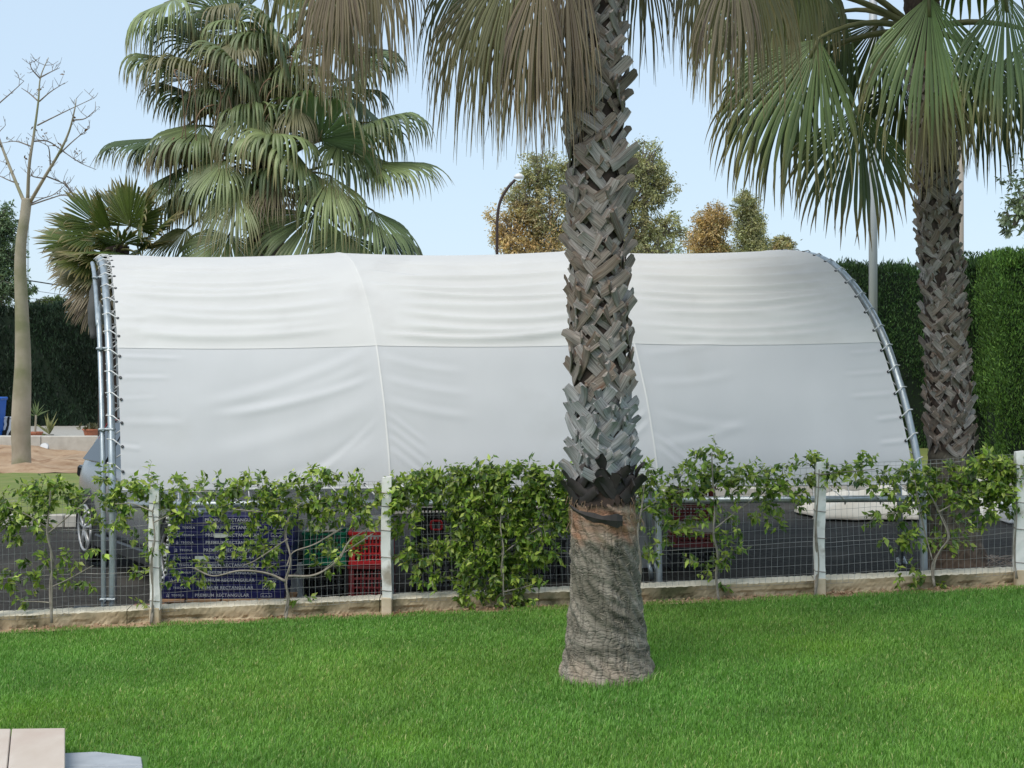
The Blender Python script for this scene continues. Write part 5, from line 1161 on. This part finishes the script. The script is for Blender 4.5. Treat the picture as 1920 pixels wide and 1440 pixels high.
# bare tree
def bare_tree():
    Yb = 30.5; r = random.Random(12); b = P(40, 876, Yb); root = empty('bare_tree', b, 'pale bare tree with bottle-shaped trunk standing on the soil bed', 'tree')
    mb = MB(); pts = [P(x, y, Yb) for x, y in ((40, 885), (40, 850), (39, 800), (41, 740), (43, 680), (42, 620), (40, 560), (38, 500), (40, 450), (46, 410), (49, 385), (50, 372))]
    sc = Yb / F
    mb.tube(smooth_path(pts, 4), [w_ * sc for w_ in np.interp(np.linspace(0, 11, 45), range(12), [19, 17.5, 18, 17, 15, 13.5, 12, 11, 10, 9.5, 9.5, 9])], 18); mb.build('trunk', M['bark'], root, True)
    tips = []
    def branch(poly, w0, w1, name='branch'):
        P_ = smooth_path([P(x, y, Yb + d) for x, y, d in poly], 5); n = len(P_); mb = MB(); mb.tube(P_, [lerp(w0, w1, k / (n - 1)) * sc * .72 for k in range(n)], 7); mb.build(name, M['bark'] if w0 > 2.5 else M['twig'], root, True); return P_
    mains = [branch([(46, 380, 0), (25, 330, .3), (0, 265, .5), (-25, 190, .6), (-35, 120, .6)], 5, 1.5), branch([(52, 375, 0), (55, 310, -.2), (64, 250, -.2), (72, 190, -.1), (76, 145, 0), (91, 108, .1)], 5, 1), branch([(57, 378, 0), (85, 330, -.4), (112, 285, -.6), (130, 245, -.7), (140, 205, -.8), (143, 185, -.8)], 5, 1)]
    subs = [[(56, 385, 0), (95, 372, -.2), (120, 366, -.3), (150, 375, -.3), (190, 380, -.3)], [(57, 382, 0), (80, 372, .2), (100, 365, .2), (125, 345, .3)], [(70, 235, -.2), (100, 220, -.3), (135, 203, -.3), (176, 184, -.4)], [(62, 265, -.2), (90, 265, 0), (120, 285, .2), (150, 305, .3), (180, 318, .3)], [(76, 145, 0), (95, 135, .1), (112, 127, .2)], [(76, 148, 0), (60, 130, -.1), (55, 115, -.1)], [(74, 190, -.1), (95, 172, -.3), (122, 155, -.3)], [(72, 190, 0), (55, 175, .2), (40, 165, .3)], [(110, 290, -.6), (140, 262, -.5), (168, 240, -.5)], [(140, 225, -.7), (160, 222, -.7), (178, 207, -.7)], [(5, 280, .5), (-5, 255, .3), (10, 235, .2)], [(35, 345, .3), (10, 335, .5), (-10, 325, .6)], [(60, 275, -.2), (30, 265, .1), (5, 268, .3)], [(85, 335, -.4), (60, 330, -.6), (62, 320, -.7)], [(-15, 205, .5), (20, 175, .3), (45, 152, .2)], [(95, 320, -.4), (92, 280, -.7), (85, 270, -.8)], [(120, 340, .2), (135, 360, .2), (150, 372, .2)], [(86, 330, -.4), (115, 342, -.3), (125, 350, -.2), (145, 378, -.1)]]
    allp = list(mains)
    for s in subs: allp.append(branch(s, 2.1, .7))
    tw = MB(); lf = []
    for P_ in allp:
        for k in range(3, len(P_)):
            for q in range(2):
                if r.random() < .3:
                    p = P_[k]; d = Vector((r.uniform(-1, 1), r.uniform(-.6, .6), r.uniform(-.1, 1))).normalized(); ln = r.uniform(.10, .32); m_ = p + d * ln * .5; e = m_ + (d + Vector((r.uniform(-.4, .4), 0, .35))).normalized() * ln * .5
                    tw.tube([p, m_, e], [.006, .0045, .0035], 4, cap=False)
                    if r.random() < .35: e2 = m_ + Vector((r.uniform(-.1, .1), 0, r.uniform(.05, .14))); tw.tube([m_, e2], [.005, .004], 4, cap=False); (lf.append(e2) if r.random() < .3 else 0)
                    if r.random() < .13: lf.append(e)
    tag(tw.build('twigs', M['twig'], root), kind='stuff')
    rn = np.random.default_rng(2); C = np.repeat(np.array([tuple(p) for p in lf]), 3, 0) + rn.normal(0, .02, (3 * len(lf), 3)); n = len(C); L = rn.uniform(.04, .10, n)
    V, Fc, cc = leaves_np(C, rn.normal(0, 1, (n, 3)), rn.normal(0, 1, (n, 3)), L, L * .55, mix_cols(rn, n, [(.16, .09, .06), (.1, .07, .05), (.2, .13, .08)]))
    tag(mk('withered_leaves', V, Fc, M['leaf'], root, cc), kind='stuff')
bare_tree()

# ------------------------------------------------------------------ poles, lamp, wires, bin, pots
def pole(name, px, y0, y1, Y, wpx, m, label, cat):
    b = P(px, y1, Y); zb = float(g(b.x)) - .05; base = Vector((b.x, Y, zb)); t = P(px, y0, Y); mb = MB(); rr = wpx / 2 / F * Y
    root = empty(name, base, label, cat); mb.tube([base, lerp(base, t, .5), t], [rr * 1.05, rr, rr * .95], 14); mb.build('shaft', m, root, True)
    mb = MB(); mb.tube([t, t + Vector((0, 0, .05))], rr * 1.15, 14); mb.build('cap', M['galvdark'], root); mb = MB(); mb.tube([base, base + Vector((0, 0, .2))], rr * 1.5, 14); mb.build('base_collar', M['galvdark'], root); return root
pole('metal_pole', 1637, -60, 900, 27.4, 16, M['steelpole'], 'plain grey steel pole standing before the dark hedge', 'pole')
pole('wooden_pole', 1802, 120, 900, 33, 10, M['woodpole'], 'slim weathered wooden pole behind the right palm', 'pole')
def lamp():
    Y = 42.; sc = Y / F; b = P(932, 870, Y); root = empty('street_lamp', (b.x, Y, .1), 'dark street lamp with a curved arm and white head behind the tent', 'street lamp')
    mb = MB(); base = Vector((b.x, Y, 0)); pts = [base, P(932, 600, Y), P(932, 450, Y), P(933, 405, Y), P(938, 378, Y), P(950, 355, Y), P(966, 337, Y)]
    mb.tube(smooth_path(pts, 5), .04, 10); mb.build('post', M['lamppost'], root, True)
    mb = MB(); c = P(973, 332, Y); n = 14
    prof_ = [(.02, .10), (.07, .08), (.11, .04), (.125, 0), (.10, -.03), (.03, -.045)]; V = []; Fc = []
    for (rr, zz) in prof_:
        for i in range(n): q = 2 * math.pi * i / n; V.append((c.x + rr * math.cos(q) * 1.15, c.y + rr * math.sin(q), c.z + zz))
    for j in range(len(prof_) - 1):
        for i in range(n): Fc.append((j * n + i, j * n + (i + 1) % n, (j + 1) * n + (i + 1) % n, (j + 1) * n + i))
    Fc += [tuple(range(n)), tuple((len(prof_) - 1) * n + i for i in range(n))]; mk('lamp_head', V, Fc, M['lampwhite'], root, None, True)
lamp()
for k, (ya, yb, lab) in enumerate([(455, 492, 'topmost overhead wire behind the bare tree'), (478, 500, 'second overhead wire behind the bare tree'), (495, 512, 'lowest overhead wire behind the bare tree')]):
    a, b_ = P(-400, ya - 30, 66), P(900, yb + 80, 66); mb = MB(); mb.tube([lerp(a, b_, t) + Vector((0, 0, -1.2 * 4 * t * (1 - t))) for t in np.linspace(0, 1, 24)], .026 if k == 0 else .010, 5)
    tag(mb.build('overhead_wire', M['black'], None, True), lab, 'wire', 'overhead wires at the left')
def mast():
    Y = 75.; b = P(50, 760, Y); root = empty('lattice_mast', (b.x, Y, 0), 'thin lattice mast far behind the bare tree', 'mast'); z1 = P(50, 420, Y).z; w_ = .13
    for (sx, sy) in ((-1, -1), (1, -1), (0, 1)): mb = MB(); mb.tube([(b.x + sx * w_, Y + sy * w_, 0), (b.x + sx * w_, Y + sy * w_, z1)], .014, 5); mb.build('leg', M['galvdark'], root)
    mb = MB(); z = .2; s = 1
    while z < z1 - .3: mb.tube([(b.x - w_ * s, Y - w_, z), (b.x + w_ * s, Y - w_, z + .28)], .008, 4); z += .28; s = -s
    mb.build('bracing', M['galvdark'], root)
mast()
def gbin():
    Y = 37.5; b = P(-14, 832, Y); root = empty('wheelie_bin', (b.x, Y, float(g(b.x)) + .2), 'blue wheeled bin at the left edge of the picture', 'bin'); z0 = float(g(b.x)) + .2
    V = []; Fc = []
    for (z, hw) in ((z0 + .06, .20), (z0 + .9, .25)):
        for (sx, sy) in ((-1, -1), (1, -1), (1, 1), (-1, 1)): V.append((b.x + sx * hw, Y + sy * hw, z))
    Fc = [(0, 1, 5, 4), (1, 2, 6, 5), (2, 3, 7, 6), (3, 0, 4, 7), (3, 2, 1, 0), (4, 5, 6, 7)]; mk('body', V, Fc, M['bluebin'], root)
    mb = MB(); mb.box((b.x, Y, z0 + .93), (.56, .56, .06), bev=.02); mb.tube([(b.x - .25, Y + .3, z0 + .9), (b.x + .25, Y + .3, z0 + .9)], .02, 6); mb.build('lid', M['bluebin'], root)
    for s in (-1, 1): mb = MB(); mb.tube([(b.x + s * .2, Y + .15, z0 + .09), (b.x + s * .25, Y + .15, z0 + .09)], .09, 14); mb.build('wheel', M['tyre'], root)
gbin()
def pot(px, py, Y, r0, h, m, label, kind, seed, n=12, lh=.5, col=(.10, .14, .05)):
    b = P(px, py, Y); root = empty('potted_plant', b, label, 'potted plant'); k = 16; V = []; Fc = []
    prof_ = [(r0 * .75, 0), (r0 * .95, h * .8), (r0 * 1.08, h * .82), (r0 * 1.08, h), (r0 * .9, h), (r0 * .85, h * .85)]
    for (rr, zz) in prof_:
        for i in range(k): q = 2 * math.pi * i / k; V.append((b.x + rr * math.cos(q), b.y + rr * math.sin(q), b.z + zz))
    for j in range(len(prof_) - 1):
        for i in range(k): Fc.append((j * k + i, j * k + (i + 1) % k, (j + 1) * k + (i + 1) % k, (j + 1) * k + i))
    Fc += [tuple(range(k))[::-1], tuple((len(prof_) - 1) * k + i for i in range(k))]; mk('pot', V, Fc, m, root)
    r = np.random.default_rng(seed); top = np.array([b.x, b.y, b.z + h * .9])
    if kind == 'tall':
        mb = MB(); mb.tube([Vector(top), Vector(top + np.array([.02, 0, lh * .55]))], .025, 6); mb.build('stem', M['bark'], root); top = top + np.array([.02, 0, lh * .5])
    C = np.repeat(top[None], n, 0); D = r.normal(0, .55, (n, 3)) + np.array([0, 0, .9]); L = lh * r.uniform(.6, 1.1, n) * (.55 if kind == 'tall' else 1)
    if kind == 'low': C = C + r.normal(0, r0 * .5, (n, 3)) * np.array([1, 1, .3]); L = L * .5
    V, Fc, cc = leaves_np(C, D, r.normal(0, 1, (n, 3)) + np.array([0, -.8, 0]), L, L * (.14 if kind != 'low' else .6), mix_cols(r, n, [col, tuple(c * 1.4 for c in col)]), .2, .2); mk('leaves', V, Fc, M['leaf'], root, cc)
pot(66, 824, 37.5, .17, .18, M['terracotta'], 'terracotta pot with an upright leafy stem beside the bare tree', 'tall', 1, 12, .75)
pot(93, 822, 38.5, .10, .10, M['gravel'], 'spiky agave in a shallow pot before the left hedge', 'spiky', 2, 16, .55, (.2, .2, .09))
pot(171, 818, 38.5, .2, .18, M['terracotta'], 'wide terracotta bowl of low plants before the left hedge', 'low', 3, 60, .3, (.1, .1, .06))
x, Y = (16 - 960) / F * 37.8, 37.8; b = MB(); z = float(g(x)) + .2; b.box((0, 0, .24), (.34, .3, .44), bev=.03); b.box((0, 0, .47), (.36, .32, .04), bev=.01); o = b.build('zebra_stool', M['zebra'], None, local=True); o.location = (x, Y, z); tag(o, 'black and white zebra-print cube stool next to the blue bin', 'stool')
def spot():
    Y = 35.6; b = P(85, 852, Y); root = empty('garden_spotlight', b, 'small grey garden spotlight in front of the far kerb', 'spotlight'); mb = MB(); mb.tube([b + Vector((0, 0, -.1)), b + Vector((0, 0, .08))], .02, 6); mb.build('stake', M['galvdark'], root)
    c = b + Vector((0, 0, .14)); mb = MB(); mb.tube([c + Vector((-.02, .1, -.03)), c + Vector((0, -.06, .02)), c + Vector((0, -.08, .03))], [.07, .1, .105], 14); mb.build('housing', M['grey'], root, True)
    mb = MB(); mb.tube([c + Vector((0, -.083, .03)), c + Vector((0, -.09, .032))], .085, 14); mb.build('lens', M['lampwhite'], root)
spot()
print('LEAVES', nl, 'OBJS', len(bpy.data.objects), 'TRIS', sum(len(o.data.polygons) for o in S.objects if o.type == 'MESH'))
